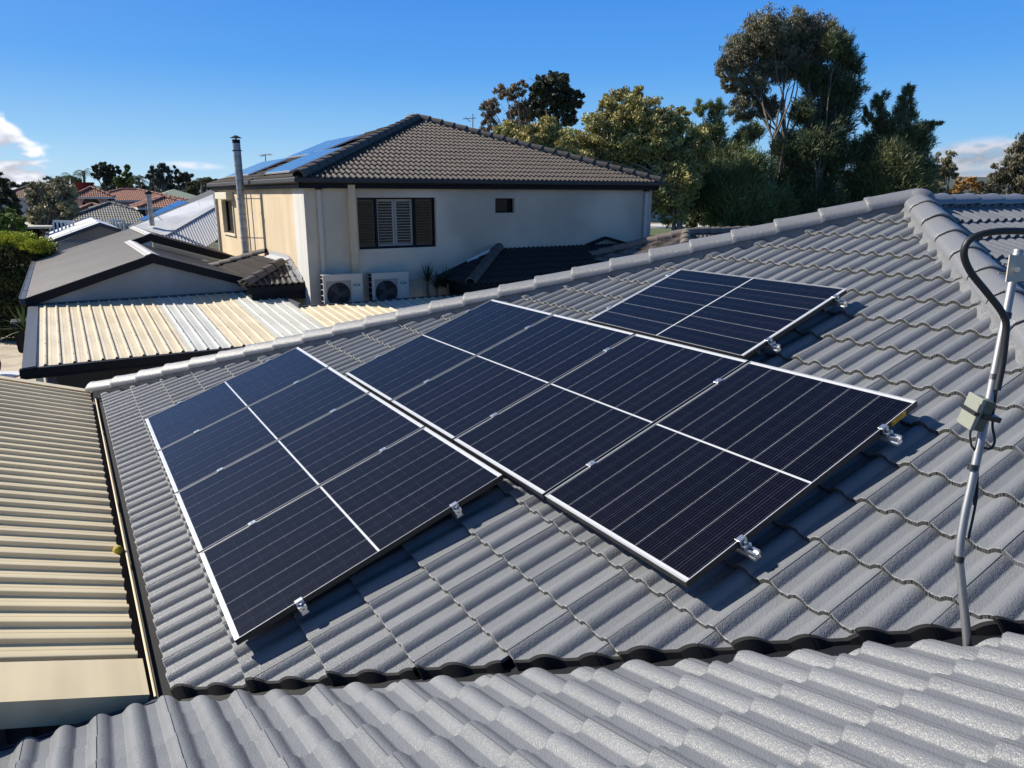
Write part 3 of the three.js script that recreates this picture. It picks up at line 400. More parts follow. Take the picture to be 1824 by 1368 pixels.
// ---------------------------------------------------------------- ground
const grass = mat(0.055, 0.085, 0.022, 0.95, { map: rep(blotchT, 6) }), paving = mat(0.5, 0.43, 0.33, 0.9, { map: rep(blotchT, 1.5), bumpMap: rep(grainT, 0.6), bumpScale: 0.006 }), roadM = mat(0.4, 0.385, 0.36, 0.9, { map: rep(blotchT, 5) });
const flatG = (pts, y) => slab(pts.map(([x, z]) => V3(x, y, z)), 0.003, V3(0, -1, 0));
{
  const g = new THREE.CircleGeometry(9000, 72); g.rotateX(-Math.PI / 2); const uv = g.attributes.uv, p = g.attributes.position; for (let i = 0; i < uv.count; i++) uv.setXY(i, p.getX(i), p.getZ(i)); struct('ground', g, mat(0.085, 0.085, 0.05, 1, { map: rep(blotchT, 14) }));
  struct('driveway', flatG([[-14, -24.3], [-1.2, -24.3], [-1.2, -12], [-14, -12]], 0.02), paving);
  struct('paving', flatG([[-1.2, -10.6], [14, -10.6], [14, 5], [-1.2, 5]], 0.012), mat(0.12, 0.1, 0.085, 0.9, { map: rep(blotchT, 1.5) }));  // dark colour stands in for the shade under the carport
  struct('lawn', flatG([[-14, -12], [-1.2, -12], [-1.2, 8], [-14, 8]], 0.016), grass);
  struct('garden_bed', flatG([[-14, -30], [-1.5, -30], [-1.5, -24.3], [-14, -24.3]], 0.024), mat(0.05, 0.04, 0.03, 1));
  struct('park_lawn', flatG([[38, -92], [150, -92], [150, -30], [38, -30]], 0.03), mat(0.085, 0.12, 0.03, 0.95, { map: rep(blotchT, 7) }));
  const k = (a, b) => flatG(a, b);
  struct('road', k([[52, -104], [170, -52], [170, -72], [52, -124]].map(([x, z]) => [x + 14, z + 18]), 0.042), mat(0.62, 0.59, 0.54, 0.9, { map: rep(blotchT, 5) }));
  struct('driveway_edge', boxUV(boxG(12, 0.14, 0.16, -7.5, 0.07, -24.4)), mat(0.2, 0.13, 0.08, 0.9));
  // far hills, haze put into their bluish base colour
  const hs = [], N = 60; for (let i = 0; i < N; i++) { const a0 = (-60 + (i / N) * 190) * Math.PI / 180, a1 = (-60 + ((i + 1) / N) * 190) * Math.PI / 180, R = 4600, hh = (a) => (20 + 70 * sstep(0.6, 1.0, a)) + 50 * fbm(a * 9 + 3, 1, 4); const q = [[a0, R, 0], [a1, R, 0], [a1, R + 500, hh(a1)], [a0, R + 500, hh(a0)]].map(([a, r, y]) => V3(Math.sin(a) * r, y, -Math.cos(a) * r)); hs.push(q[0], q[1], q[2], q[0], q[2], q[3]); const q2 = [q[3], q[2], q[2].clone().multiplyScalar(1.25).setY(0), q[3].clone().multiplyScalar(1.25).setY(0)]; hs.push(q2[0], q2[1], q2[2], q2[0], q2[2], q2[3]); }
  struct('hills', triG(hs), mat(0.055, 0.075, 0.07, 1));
}
// ---------------------------------------------------------------- the neighbours' carport with striped sheets
{
  const o = thing('carport', 'flat carport roof of alternating cream and clear ribbed sheets beyond the tiled roof', 'carport', [0, 0, -5.5]), sl = 0.068, s = Math.hypot(1, sl);
  const F0 = { O: V3(0, 2.35, 0), U: V3(1, 0, 0), V: V3(0, sl / s, -1 / s), N: V3(0, 1 / s, sl / s) };
  const rib = [[0, 0], [0.008, 0.026], [0.014, 0.029], [0.036, 0.029], [0.042, 0.026], [0.05, 0], [0.09, 0], [0.094, 0.002], [0.116, 0.002], [0.12, 0]], p = 0.206;
  const edges = [-1.12, -0.42, 0.29, 1.15, 1.9, 2.76, 3.89, 4.9, 5.86, 6.58, 7.52, 8.4, 9.3], clear = [0, 0, 0, 1, 0, 1, 0, 0, 1, 0, 1, 0];
  for (let i = 0; i < clear.length; i++) { const x0 = edges[i], x1 = edges[i + 1], L = (x0 < 3.8 ? 5.08 : 2.86) * s; const sh = mesh('roof_sheet', ribSheet(rib, p, x1 - x0 + 0.03, L, { ...F0, O: F0.O.clone().add(V3(x0, 0.0006 * (i % 2) + (clear[i] ? -0.003 : 0), 0)) }, (((-1.02 - x0) % p) + p) % p, 0), clear[i] ? clearSheet : creamSheet, o); if (clear[i]) sh.userData.label = 'milky clear roof sheet'; }
  const scr = []; for (let x = -1.02; x < 9.2; x += p) for (let k = 0; k < 6; k++) { const v = 0.5 + k * 0.9; if (x > 3.85 && v > 2.8) continue; const g = new THREE.CylinderGeometry(0.007, 0.009, 0.008, 6); const q = F0.O.clone().addScaledVector(F0.U, x + 0.025).addScaledVector(F0.V, v).addScaledVector(F0.N, 0.033); g.translate(q.x, q.y, q.z); scr.push(g); }
  tag(mesh('roof_screws', merge(scr), darkMetal, o), null, null, null, 'stuff');
  mesh('gutter', merge([rbox(10.7, 0.16, 0.13, 0.015, 4.0, 2.27, 0.07), boxG(10.7, 0.03, 0.02, 4.0, 2.2, 0.14)]), darkMetal, o);
  mesh('side_fascia', slab([V3(-1.31, 2.37, 0.12), V3(-1.12, 2.385, 0.12), V3(-1.12, 2.73, -5.2), V3(-1.31, 2.72, -5.2)], 0.17, V3(0, -1, 0)), blueGrey, o);
  mesh('back_flashing', merge([boxG(0.06, 0.1, 2.3, 3.92, 2.6, -3.95), boxG(5.6, 0.09, 0.07, 6.7, 2.53, -2.92), boxG(5.1, 0.07, 0.06, 1.35, 2.7, -5.12)]), blueGrey, o);
  for (const [x, z] of [[-1.1, 0], [2.9, 0], [6.8, 0], [-1.1, -4.6]]) mesh('post', boxG(0.1, 2.25, 0.1, x, 1.12, z + 0.02), x < 0 && z === 0 ? white : darkMetal, o);
  mesh('downpipe', rbox(0.12, 2.2, 0.1, 0.01, -0.93, 1.1, -0.02), blueGrey, o);
  mesh('added_back_wall', boxUV(boxG(10.4, 2.3, 0.1, 4.1, 1.15, -4.95)), mat(0.09, 0.08, 0.07, 0.9), o);  // added dark wall, keeps the space under the carport dark
}
// ---------------------------------------------------------------- the long grey shed with the gable end
{
  const o = thing('gabled_shed', 'long shed with grey brown ribbed metal roof, dark barge boards and pale gable end', 'shed', [1.23, 0, -10.7]);
  const sl = 0.325, s = Math.hypot(1, sl), R = 3.69, rib = [[0, 0], [0.003, 0.007], [0.02, 0.007], [0.023, 0]], p = 0.25, X = (x) => x - 1.23;
  const Lf = (zlen) => ({ U: V3(0, 0, -1), N: V3(-sl / s, 1 / s, 0) });
  // left slope, its upper strip going on to the higher rear ridge
  mesh('roof_sheet', ribSheet(rib, p, 11.7, 2.58 * s, { O: V3(X(-1.33), R - 0.325 * 2.56, 0.12), U: V3(0, 0, -1), V: V3(1 / s, sl / s, 0), N: V3(-sl / s, 1 / s, 0) }), shedMetal, o);
  mesh('roof_sheet', ribSheet(rib, p, 5.9, 0.56 * s, { O: V3(X(1.25), R + 0.0065, -5.75), U: V3(0, 0, -1), V: V3(1 / s, sl / s, 0), N: V3(-sl / s, 1 / s, 0) }), shedMetal, o);
  mesh('roof_sheet', ribSheet(rib, p, 5.9, 2.75 * s, { O: V3(0, R, 0.12), U: V3(0, 0, -1), V: V3(1 / s, -sl / s, 0), N: V3(sl / s, 1 / s, 0) }), shedMetal, o);
  mesh('roof_sheet', ribSheet(rib, p, 5.9, 2.65 * s, { O: V3(X(1.81), R + 0.188, -5.75), U: V3(0, 0, -1), V: V3(1 / s, -sl / s, 0), N: V3(sl / s, 1 / s, 0) }), shedMetal, o);
  const capG = (x, y, z0, z1) => merge([slab([V3(x - 0.16, y - 0.035, z0), V3(x, y + 0.022, z0), V3(x, y + 0.022, z1), V3(x - 0.16, y - 0.035, z1)], 0.004, V3(0, -1, 0)), slab([V3(x + 0.16, y - 0.035, z0), V3(x, y + 0.022, z0), V3(x, y + 0.022, z1), V3(x + 0.16, y - 0.035, z1)], 0.004, V3(0, -1, 0))]);
  mesh('ridge_capping', capG(0, R + 0.022, 0.13, -5.74), capMetal, o); mesh('ridge_capping', capG(X(1.81), R + 0.21, -5.76, -11.6), capMetal, o);
  const scr = []; for (let z = 0; z > -5.6; z -= 0.42) for (const dx of [-0.11, 0.11]) { const g = new THREE.CylinderGeometry(0.01, 0.012, 0.01, 6); g.translate(dx, R + 0.015, z); scr.push(g); } for (let z = -5.9; z > -11.5; z -= 0.42) { const g = new THREE.CylinderGeometry(0.01, 0.012, 0.01, 6); g.translate(X(1.81) - 0.11, R + 0.2, z); scr.push(g); } tag(mesh('roof_screws', merge(scr), darkMetal, o), null, null, null, 'stuff');
  // front gable
  const lx = X(-1.33), rx = 2.75, yl = R - 0.325 * 2.56, yr = R - 0.325 * 2.75;
  const gab = new THREE.Shape(); gab.moveTo(lx + 0.12, 0); gab.lineTo(rx, 0); gab.lineTo(rx, yr - 0.05); gab.lineTo(0, R - 0.06); gab.lineTo(lx + 0.12, yl - 0.05);
  const gg = new THREE.ExtrudeGeometry(gab, { depth: 0.08, bevelEnabled: false }); gg.translate(0, 0, -0.02); mesh('gable_wall', boxUV(gg), shedWall, o);
  const barge = (x0, y0, x1, y1, z, h = 0.2) => slab([V3(x0, y0 + 0.015, z + 0.03), V3(x1, y1 + 0.015, z + 0.03), V3(x1, y1 + 0.015, z - 0.03), V3(x0, y0 + 0.015, z - 0.03)], h, V3(0, -1, 0));
  mesh('barge_board', barge(lx, yl, 0, R, 0.13), darkMetal, o); mesh('barge_board', barge(0, R, rx, yr, 0.13), darkMetal, o);
  mesh('wall', boxUV(boxG(0.08, yl - 0.1, 11.5, lx + 0.16, (yl - 0.1) / 2, -5.8)), shedWall, o);
  // the higher rear part's face, with a pale beam before it
  const ax = X(1.81), ay = R + 0.188, ex = ax + 2.65, ey = ay - 0.325 * 2.65;
  mesh('barge_board', barge(0, R + 0.01, ax, ay, -5.72, 0.2), darkMetal, o); mesh('barge_board', barge(ax, ay, ex, ey, -5.72, 0.26), darkMetal, o);
  mesh('infill_beam', slab([V3(0.55, R - 0.02, -5.2), V3(2.75, R - 0.72, -5.2), V3(2.75, R - 0.72, -5.35), V3(0.55, R - 0.02, -5.35)], 0.14, V3(0, -1, 0)), mat(0.4, 0.4, 0.32, 0.6), o);
  mesh('gutter', merge([rbox(0.12, 0.13, 11.75, 0.02, lx - 0.06, yl - 0.06, -5.75), boxG(0.02, 0.02, 11.75, lx - 0.12, yl + 0.005, -5.75)]), blueGrey, o);
  for (const z of [-1.5, -4.5, -7.5, -10.5]) mesh('gutter_strap', boxG(0.14, 0.012, 0.03, lx - 0.06, yl + 0.012, z), galv, o);
}
// ---------------------------------------------------------------- the two-storey house
const twoStorey = thing('two_storey_house', 'two storey rendered house with dark brown tiled hip roof and shuttered window', 'house', [4.41, 0, -9.1]);
{
  const o = twoStorey, WT = 5.28, wx = 10.6, wz = 11.2;
  // front wall with two openings
  const fs = new THREE.Shape(); fs.moveTo(0, 0); fs.lineTo(wx, 0); fs.lineTo(wx, WT); fs.lineTo(0, WT); fs.lineTo(0, 0);
  const hole = (x0, y0, x1, y1) => { const h = new THREE.Path(); h.moveTo(x0, y0); h.lineTo(x0, y1); h.lineTo(x1, y1); h.lineTo(x1, y0); h.lineTo(x0, y0); return h; };
  const w1 = [1.27, 3.74, 3.35, 4.97], w2 = [5.1, 4.57, 5.71, 4.95];
  fs.holes.push(hole(...w1), hole(...w2));
  const fg = new THREE.ExtrudeGeometry(fs, { depth: 0.25, bevelEnabled: false }); fg.translate(0, 0, -0.25); mesh('wall', boxUV(fg), stuccoGrey, o);
  const ls = new THREE.Shape(); ls.moveTo(-wz, 0); ls.lineTo(-0.25, 0); ls.lineTo(-0.25, WT); ls.lineTo(-wz, WT); ls.lineTo(-wz, 0); ls.holes.push(hole(-10.35, 3.77, -8.1, 4.86).clone()); 
  const lw = [-9.95, 3.77, -8.2, 4.85]; ls.holes = [hole(...lw)];
  const lg = new THREE.ExtrudeGeometry(ls, { depth: 0.25, bevelEnabled: false }); lg.rotateY(-Math.PI / 2); lg.scale(1, 1, 1); // shape x -> z
  lg.translate(0.25, 0, 0); const lp = lg.attributes.position; mesh('wall', boxUV(lg), stucco, o);
  mesh('wall', boxUV(boxG(0.2, WT, wz, wx - 0.101, WT / 2, -wz / 2 - 0.002)), stuccoGrey, o); mesh('wall', boxUV(boxG(wx - 0.5, WT, 0.2, wx / 2, WT / 2, -wz + 0.12)), stucco, o);
  mesh('corner_render', boxG(0.006, WT - 0.1, 0.95, -0.003, WT / 2 - 0.05, -0.475), stuccoWhite, o);
  mesh('floor_slab', boxG(wx - 0.6, 0.2, wz - 0.6, wx / 2, 2.7, -wz / 2), black, o);
  // big window, its panes and the plantation shutters behind them
  const frameBars = (x0, y0, x1, y1, t, z, mull) => merge([boxG(x1 - x0, t, 0.07, (x0 + x1) / 2, y1 - t / 2, z), boxG(x1 - x0, t * 1.3, 0.07, (x0 + x1) / 2, y0 + t * 0.65, z), boxG(t, y1 - y0 - 2.3 * t, 0.069, x0 + t / 2, (y0 + y1) / 2 + 0.15 * t, z), boxG(t, y1 - y0 - 2.3 * t, 0.069, x1 - t / 2, (y0 + y1) / 2 + 0.15 * t, z), ...mull.map((m) => boxG(t * 1.25, y1 - y0 - 2.3 * t, 0.068, m, (y0 + y1) / 2 + 0.15 * t, z))]);
  const shutDimmed = mat(0.07, 0.085, 0.12, 0.6), shut = mat(0.9, 0.92, 0.95, 0.6); const win = mesh('window', frameBars(...w1, 0.04, -0.12, [w1[0] + 0.5, w1[0] + 1.53]), darkMetal, o);  // outer shutters coloured dark, standing in for dimming by tinted panes
  const panes = [[w1[0] + 0.04, w1[0] + 0.47, 0.55], [w1[0] + 0.53, w1[0] + 1.5, 1], [w1[0] + 1.56, w1[2] - 0.04, 0.6]];
  const tint = mat(0.2, 0.27, 0.42, 0.02, { transmission: 1, thickness: 0 });
  for (const [a, b, k] of panes) mesh('pane', boxG(b - a, w1[3] - w1[1] - 0.1, 0.004, (a + b) / 2, (w1[1] + w1[3]) / 2, -0.13), glassPane, win);
  const slatG = boxG(1, 0.011, 0.042); slatG.rotateX(0.18);
  for (const [a, b] of [[w1[0] + 0.02, w1[0] + 0.5], [w1[0] + 0.53, w1[0] + 1.015], [w1[0] + 1.02, w1[0] + 1.5], [w1[0] + 1.53, w1[2] - 0.02]]) {
    mesh('shutter_frame', merge([boxG(0.045, 1.2, 0.03, a + 0.03, 4.355, -0.2), boxG(0.045, 1.2, 0.03, b - 0.03, 4.355, -0.2), boxG(b - a - 0.105, 0.07, 0.03, (a + b) / 2, 4.91, -0.2), boxG(b - a - 0.105, 0.08, 0.03, (a + b) / 2, 3.8, -0.2)]), a > 1.75 && a < 2.7 ? shut : shutDimmed, win);
    for (let i = 0; i < 15; i++) { const sl = mesh('slat', slatG, a > 1.75 && a < 2.7 ? shut : shutDimmed, win); sl.scale.x = b - a - 0.11; sl.position.set((a + b) / 2, 3.87 + i * 0.0688, -0.2); }
  }
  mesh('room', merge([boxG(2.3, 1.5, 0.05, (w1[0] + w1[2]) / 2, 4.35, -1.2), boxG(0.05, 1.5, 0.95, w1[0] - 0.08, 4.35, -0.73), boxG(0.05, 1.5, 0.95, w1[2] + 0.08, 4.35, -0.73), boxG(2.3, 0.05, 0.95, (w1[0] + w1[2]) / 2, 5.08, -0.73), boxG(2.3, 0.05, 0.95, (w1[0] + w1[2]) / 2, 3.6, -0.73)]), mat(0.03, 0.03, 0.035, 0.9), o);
  const wn2 = mesh('window', frameBars(...w2, 0.03, -0.14, [w2[0] + 0.5]), darkMetal, o); mesh('pane', boxG(0.56, 0.34, 0.004, (w2[0] + w2[2]) / 2, (w2[1] + w2[3]) / 2, -0.15), glassDark, wn2);
  // side window with its rolled blind box; local z runs back
  const sw = mesh('window', merge([boxG(0.07, 0.045, 1.75, 0.12, 4.83, -9.075), boxG(0.07, 0.06, 1.75, 0.12, 3.8, -9.075), boxG(0.069, 0.97, 0.05, 0.12, 4.32, -9.92), boxG(0.069, 0.97, 0.05, 0.12, 4.32, -8.225), boxG(0.069, 0.97, 0.06, 0.12, 4.32, -9.0)]), darkMetal, o);
  mesh('pane', boxG(0.004, 1, 1.7, 0.13, 4.32, -9.075), glassPane, sw); for (let i = 0; i < 12; i++) { const sl = mesh('slat', boxG(0.012, 0.05, 0.7), white, sw); sl.rotation.z = 0.5; sl.position.set(0.2, 3.9 + i * 0.08, -8.6); }
  mesh('side_room', merge([boxG(0.04, 1.3, 1.9, 0.9, 4.3, -9.07)]), black, sw);
  mesh('blind_box', rbox(0.24, 0.22, 1.95, 0.02, -0.12, 5.0, -8.95), mat(0.72, 0.66, 0.5, 0.6), o); mesh('blind_guide', merge([boxG(0.05, 1.12, 0.06, -0.02, 4.33, -8.15), boxG(0.05, 1.12, 0.06, -0.02, 4.33, -10.0), boxG(0.06, 0.05, 1.95, -0.03, 3.74, -9.07)]), mat(0.72, 0.64, 0.46, 0.6), o);
  // downpipes, pilaster, gutter, fascia
  const dp = mat(0.56, 0.52, 0.44, 0.6);
  mesh('downpipe', merge([rbox(0.1, 2.45, 0.075, 0.015, 0.33, 3.95, 0.05), boxG(0.13, 0.03, 0.085, 0.33, 4.55, 0.05), rbox(0.1, 2.2, 0.075, 0.015, 0.33, 1.6, 0.05)]), dp, o); mesh('rainwater_head', rbox(0.14, 0.16, 0.12, 0.01, 0.33, 5.23, 0.07), darkMetal, o);
  mesh('downpipe', merge([rbox(0.1, 5.0, 0.075, 0.015, 10.32, 2.6, 0.05), boxG(0.13, 0.03, 0.085, 10.32, 4.2, 0.05)]), mat(0.55, 0.55, 0.53, 0.6), o); mesh('rainwater_head', rbox(0.14, 0.12, 0.12, 0.01, 10.32, 5.2, 0.07), darkMetal, o);
  mesh('pilaster', boxUV(boxG(0.17, 5.3, 0.14, 1.1, 2.66, 0.072)), stucco, o);
  mesh('downpipe', rbox(0.08, 5.0, 0.09, 0.015, -0.05, 2.7, -10.95), dp, o);
  // roof: eaves all round, hips to a short ridge
  const e0 = -0.14, e1 = 10.74, f0 = 0.16, b1 = -11.36, EY = 5.4, T20 = 0.364, half = (e1 - e0) / 2, cx = (e0 + e1) / 2, ry = EY + half * T20;
  mesh('fascia', merge([boxG(e1 - e0, 0.2, 0.03, cx, EY - 0.12, f0 - 0.05), boxG(0.03, 0.2, f0 - b1, e0 + 0.05, EY - 0.12, (f0 + b1) / 2), boxG(0.03, 0.2, f0 - b1, e1 - 0.05, EY - 0.12, (f0 + b1) / 2)]), darkMetal, o);
  mesh('gutter', merge([rbox(e1 - e0 + 0.24, 0.11, 0.12, 0.02, cx, EY - 0.035, f0 + 0.02), rbox(0.12, 0.11, f0 - b1, 0.02, e0 - 0.04, EY - 0.035, (f0 + b1) / 2), rbox(0.12, 0.11, f0 - b1, 0.02, e1 + 0.04, EY - 0.035, (f0 + b1) / 2)]), mat(0.03, 0.028, 0.028, 0.5), o);
  mesh('eaves_lining', merge([boxG(e1 - e0, 0.01, 0.2, cx, EY - 0.13, f0 - 0.1), boxG(0.2, 0.01, 11.4, e0 + 0.1, EY - 0.125, -5.7)]), darkMetal, o);
  mesh('frieze_board', boxG(0.02, 0.09, 11.2, -0.011, 5.23, -5.6), mat(0.3, 0.29, 0.26, 0.7), o);
  const cs = 1 / Math.hypot(1, T20), sn = T20 * cs, W0 = o.position;
  const fF = { O: W0.clone().add(V3(0, EY, f0)), U: V3(1, 0, 0), V: V3(0, sn, -cs), N: V3(0, cs, sn), h: 0.005 }, fL = { O: W0.clone().add(V3(e0, EY, 0)), U: V3(0, 0, 1), V: V3(cs, sn, 0), N: V3(-sn, cs, 0), h: 0.005 };
  const pr = tileProto(0.3, 0.33, 0.04, 14, 0.03, false), ls2 = half / cs;
  const front = layTiles(pr, fF, [[1, -cs, e0 + 0.0], [-1, -cs, -e1]], e0, -0.03, [e0, e1], [-0.03, ls2], 0.002);
  const left = layTiles(pr, fL, [[-1, -cs, -f0], [1, -cs, b1], [0, -1, -ls2]], b1, -0.03, [b1, f0], [-0.03, ls2], 0.002);
  const apexF = V3(cx, ry, f0 - half), apexB = V3(cx, ry, b1 + half), deck = (q) => slab(q, 0.1, V3(0, -1, 0)), dn = (x, y, z) => V3(x, y - 0.03, z);
  const roofF = mesh('roof', deck([dn(e0, EY, f0), dn(e1, EY, f0), dn(apexF.x, apexF.y, apexF.z)]), black, o), roofL = mesh('roof', merge([deck([dn(e0, EY, f0), dn(apexF.x, ry, apexF.z), dn(apexB.x, ry, apexB.z), dn(e0, EY, b1)]), deck([dn(e1, EY, f0), dn(apexF.x, ry, apexF.z), dn(apexB.x, ry, apexB.z), dn(e1, EY, b1)]), deck([dn(e0, EY, b1), dn(e1, EY, b1), dn(apexB.x, ry, apexB.z)])]), brownTile[0], o);
  front.sort((a, b) => seen(b.mid) * b.area - seen(a.mid) * a.area);
  addTiles(front.slice(0, 300), roofF, brownTile); tag(mesh('roof_tile_field', mergeTiles([...front.slice(300), ...left]).translate(-W0.x, 0, -W0.z), brownTile[1], o), null, null, null, 'stuff');
  const w = (v, dy = 0.045) => v.clone().add(W0).add(V3(0, dy, 0));
  capRun('hip_cap', w(V3(e0, EY, f0)), w(apexF), o, brownCap, 0.3, 0.13, 0.42); capRun('hip_cap', w(V3(e1, EY, f0)), w(apexF), o, brownCap, 0.28, 0.12, 0.42); capRun('ridge_cap', w(apexB), w(apexF), o, brownCap, 0.28, 0.12, 0.42);
  // side roof of tiles below the left wall
  const sr = mesh('lower_roof', merge([slab([V3(-1.35, 2.93, -0.45), V3(0, 3.42, -1.6), V3(0, 3.42, -3.9), V3(-1.35, 2.93, -5.2)], 0.05, V3(0, -1, 0)), slab([V3(-1.35, 2.93, -0.45), V3(0.0, 2.93, -0.45), V3(0, 3.42, -1.6)], 0.05, V3(0, -1, 0)), boxG(1.4, 0.16, 0.05, -0.65, 2.86, -0.4), boxG(1.3, 0.18, 0.4, -0.62, 2.68, -0.62)]), darkMetal, o);
  const sV = V3(1.35, 0.49, 0).normalize(), sfr = { O: W0.clone().add(V3(-1.38, 2.945, 0)), U: V3(0, 0, 1), V: sV, N: V3(-sV.y, sV.x, 0), h: 0 }, bV = V3(0, 0.49, -1.15).normalize(), bfr = { O: W0.clone().add(V3(0, 2.945, -0.42)), U: V3(1, 0, 0), V: bV, N: V3(0, -bV.z, bV.y), h: 0 };
  addTiles(layTiles(pr, sfr, [[0, -1, -1.22], [-1, -0.83, 0.42], [1, -0.9, -5.2]], -5.3, 0, [-5.3, 0], [0, 1.3]), sr, brownTile);
  addTiles(layTiles(pr, bfr, [[1, -1.1, -1.38], [-1, 0, -0.02]], -1.5, 0, [-1.5, 0.2], [0, 1.28]), sr, brownTile);
  capRun('hip_cap', w(V3(-1.4, 2.96, -0.43)), w(V3(-0.3, 3.36, -1.36)), sr, brownCap, 0.26, 0.11, 0.4); capRun('hip_cap', w(V3(-1.35, 2.98, -5.2)), w(V3(-0.05, 3.44, -4.0)), sr, brownCap, 0.24, 0.1, 0.4);
  const fl = []; const lp2 = [[-3.6, 3.42], [-1.7, 3.42], [-0.55, 2.98]]; for (let i = 0; i < 2; i++) fl.push(slab([V3(-0.02, lp2[i][1] + 0.12, lp2[i][0]), V3(-0.02, lp2[i + 1][1] + 0.12, lp2[i + 1][0]), V3(-0.03, lp2[i + 1][1] + 0.02, lp2[i + 1][0]), V3(-0.03, lp2[i][1] + 0.02, lp2[i][0])], 0.01, V3(-1, 0, 0)));
  fl.push(slab([V3(-0.32, 3.345, -3.55), V3(-0.3, 3.375, -1.55), V3(0, 3.47, -1.6), V3(0, 3.47, -3.5)], 0.01, V3(0, -1, 0))); fl.push(slab([V3(-0.28, 2.99, -0.44), V3(-0.01, 2.99, -0.44), V3(-0.01, 3.44, -1.45), V3(-0.22, 3.42, -1.42)], 0.01, V3(0, -1, 0)));
  mesh('lead_flashing', merge(fl), lead, sr);
  // lean-to roof on the right of the front wall, in the house's own shade, also painted into its tiles
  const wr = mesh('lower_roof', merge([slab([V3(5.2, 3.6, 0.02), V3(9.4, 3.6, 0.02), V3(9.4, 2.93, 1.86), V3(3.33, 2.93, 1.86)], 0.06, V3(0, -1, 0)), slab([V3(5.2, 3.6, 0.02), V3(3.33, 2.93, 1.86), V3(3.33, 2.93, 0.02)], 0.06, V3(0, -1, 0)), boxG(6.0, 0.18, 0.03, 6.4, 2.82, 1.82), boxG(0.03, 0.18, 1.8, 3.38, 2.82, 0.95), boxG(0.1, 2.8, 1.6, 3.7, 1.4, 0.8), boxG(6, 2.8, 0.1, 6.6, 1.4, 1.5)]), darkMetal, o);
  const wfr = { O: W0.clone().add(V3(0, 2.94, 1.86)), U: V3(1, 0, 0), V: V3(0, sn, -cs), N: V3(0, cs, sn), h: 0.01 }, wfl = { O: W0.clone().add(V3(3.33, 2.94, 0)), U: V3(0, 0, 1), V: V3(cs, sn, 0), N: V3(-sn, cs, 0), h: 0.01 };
  addTiles([...layTiles(pr, wfr, [[1, -cs, 3.33], [0, -1, -1.95], [-1, 0, -10.2]], 0, -0.03, [3.3, 10.2], [-0.03, 1.95], 0.002), ...layTiles(pr, wfl, [[-1, -cs, -1.86], [1, 0, 0.02]], 0, -0.03, [0, 1.9], [-0.03, 1.95], 0.002)], wr, [shadeTile]);
  capRun('hip_cap', w(V3(3.33, 2.96, 1.86)), w(V3(5.2, 3.63, 0.02)), o, brownCap, 0.26, 0.11, 0.42);
  const ap = V3(14.16, 4.0, -6.69).sub(W0), sfr2 = { O: V3(14.16, 4, -6.69), U: V3(0, 0, 1), V: V3(cs, sn, 0), N: V3(-sn, cs, 0), h: 0.01 };
  const br3 = mat(0.2, 0.165, 0.14, 0.75, { map: rep(blotchT, 0.7) });
  mesh('lower_roof', merge([slab([dn(ap.x, ap.y, ap.z), dn(ap.x - 3.2, ap.y - 1.165, ap.z - 3.2), dn(ap.x - 3.2, ap.y - 1.165, ap.z + 3.2)], 0.05, V3(0, -1, 0)), slab([dn(ap.x, ap.y, ap.z), dn(ap.x + 6, ap.y, ap.z), dn(ap.x + 6, ap.y - 1.165, ap.z + 3.2), dn(ap.x - 3.2, ap.y - 1.165, ap.z + 3.2)], 0.05, V3(0, -1, 0)), slab([dn(ap.x, ap.y, ap.z), dn(ap.x + 6, ap.y, ap.z), dn(ap.x + 6, ap.y - 1.165, ap.z - 3.2), dn(ap.x - 3.2, ap.y - 1.165, ap.z - 3.2)], 0.05, V3(0, -1, 0))]), br3, o);
  addTiles(layTiles(pr, sfr2, [[1, -cs, 0], [-1, -cs, 0], [0, 1, -2.2]], 0, -2.31, [-3.2, 3.2], [-2.31, 0], 0.002), wr, [br3, br3, brownTile[2]]);
  const sfr3 = { O: V3(14.16, 4, -6.69), U: V3(1, 0, 0), V: V3(0, sn, -cs), N: V3(0, cs, sn), h: 0.01 };
  addTiles(layTiles(pr, sfr3, [[1, -cs, 0], [0, 1, -1.4]], 0, -1.65, [-1.5, 4], [-1.4, 0], 0.002), wr, [br3, brownTile[2]]);
  capRun('hip_cap', V3(11.4, 3.04, -9.45), V3(14.16, 4.05, -6.69), o, br3, 0.28, 0.12, 0.42); capRun('hip_cap', V3(11.4, 3.04, -3.93), V3(14.16, 4.05, -6.69), o, br3, 0.28, 0.12, 0.42); capRun('ridge_cap', V3(19.5, 4.04, -6.69), V3(14.16, 4.04, -6.69), o, br3, 0.28, 0.12, 0.42);
  mesh('flashing', merge([slab([V3(5.1, 3.62, 0.012), V3(8.2, 3.62, 0.012), V3(8.2, 3.5, 0.03), V3(5.1, 3.5, 0.03)], 0.01, V3(0, 0, 1)), slab([V3(5.2, 3.7, 0.012), V3(3.3, 3.0, 0.012), V3(3.3, 2.9, 0.03), V3(5.2, 3.6, 0.03)], 0.01, V3(0, 0, 1))]), darkMetal, o);
  mesh('white_flashing', slab([V3(4.9, 3.63, 0.035), V3(4.9, 3.56, 0.09), V3(4.2, 3.3, 0.09), V3(4.2, 3.36, 0.035)], 0.008, V3(0, -1, 0)), white, o);
  mesh('barge_board', merge([slab([V3(8.1, 3.66, 0.05), V3(8.75, 3.86, 0.08), V3(8.75, 3.78, 0.08), V3(8.1, 3.58, 0.05)], 0.1, V3(0, 0, 1)), slab([V3(8.75, 3.86, 0.08), V3(9.9, 3.58, 0.1), V3(9.9, 3.5, 0.1), V3(8.75, 3.78, 0.08)], 0.1, V3(0, 0, 1))]), darkMetal, o);
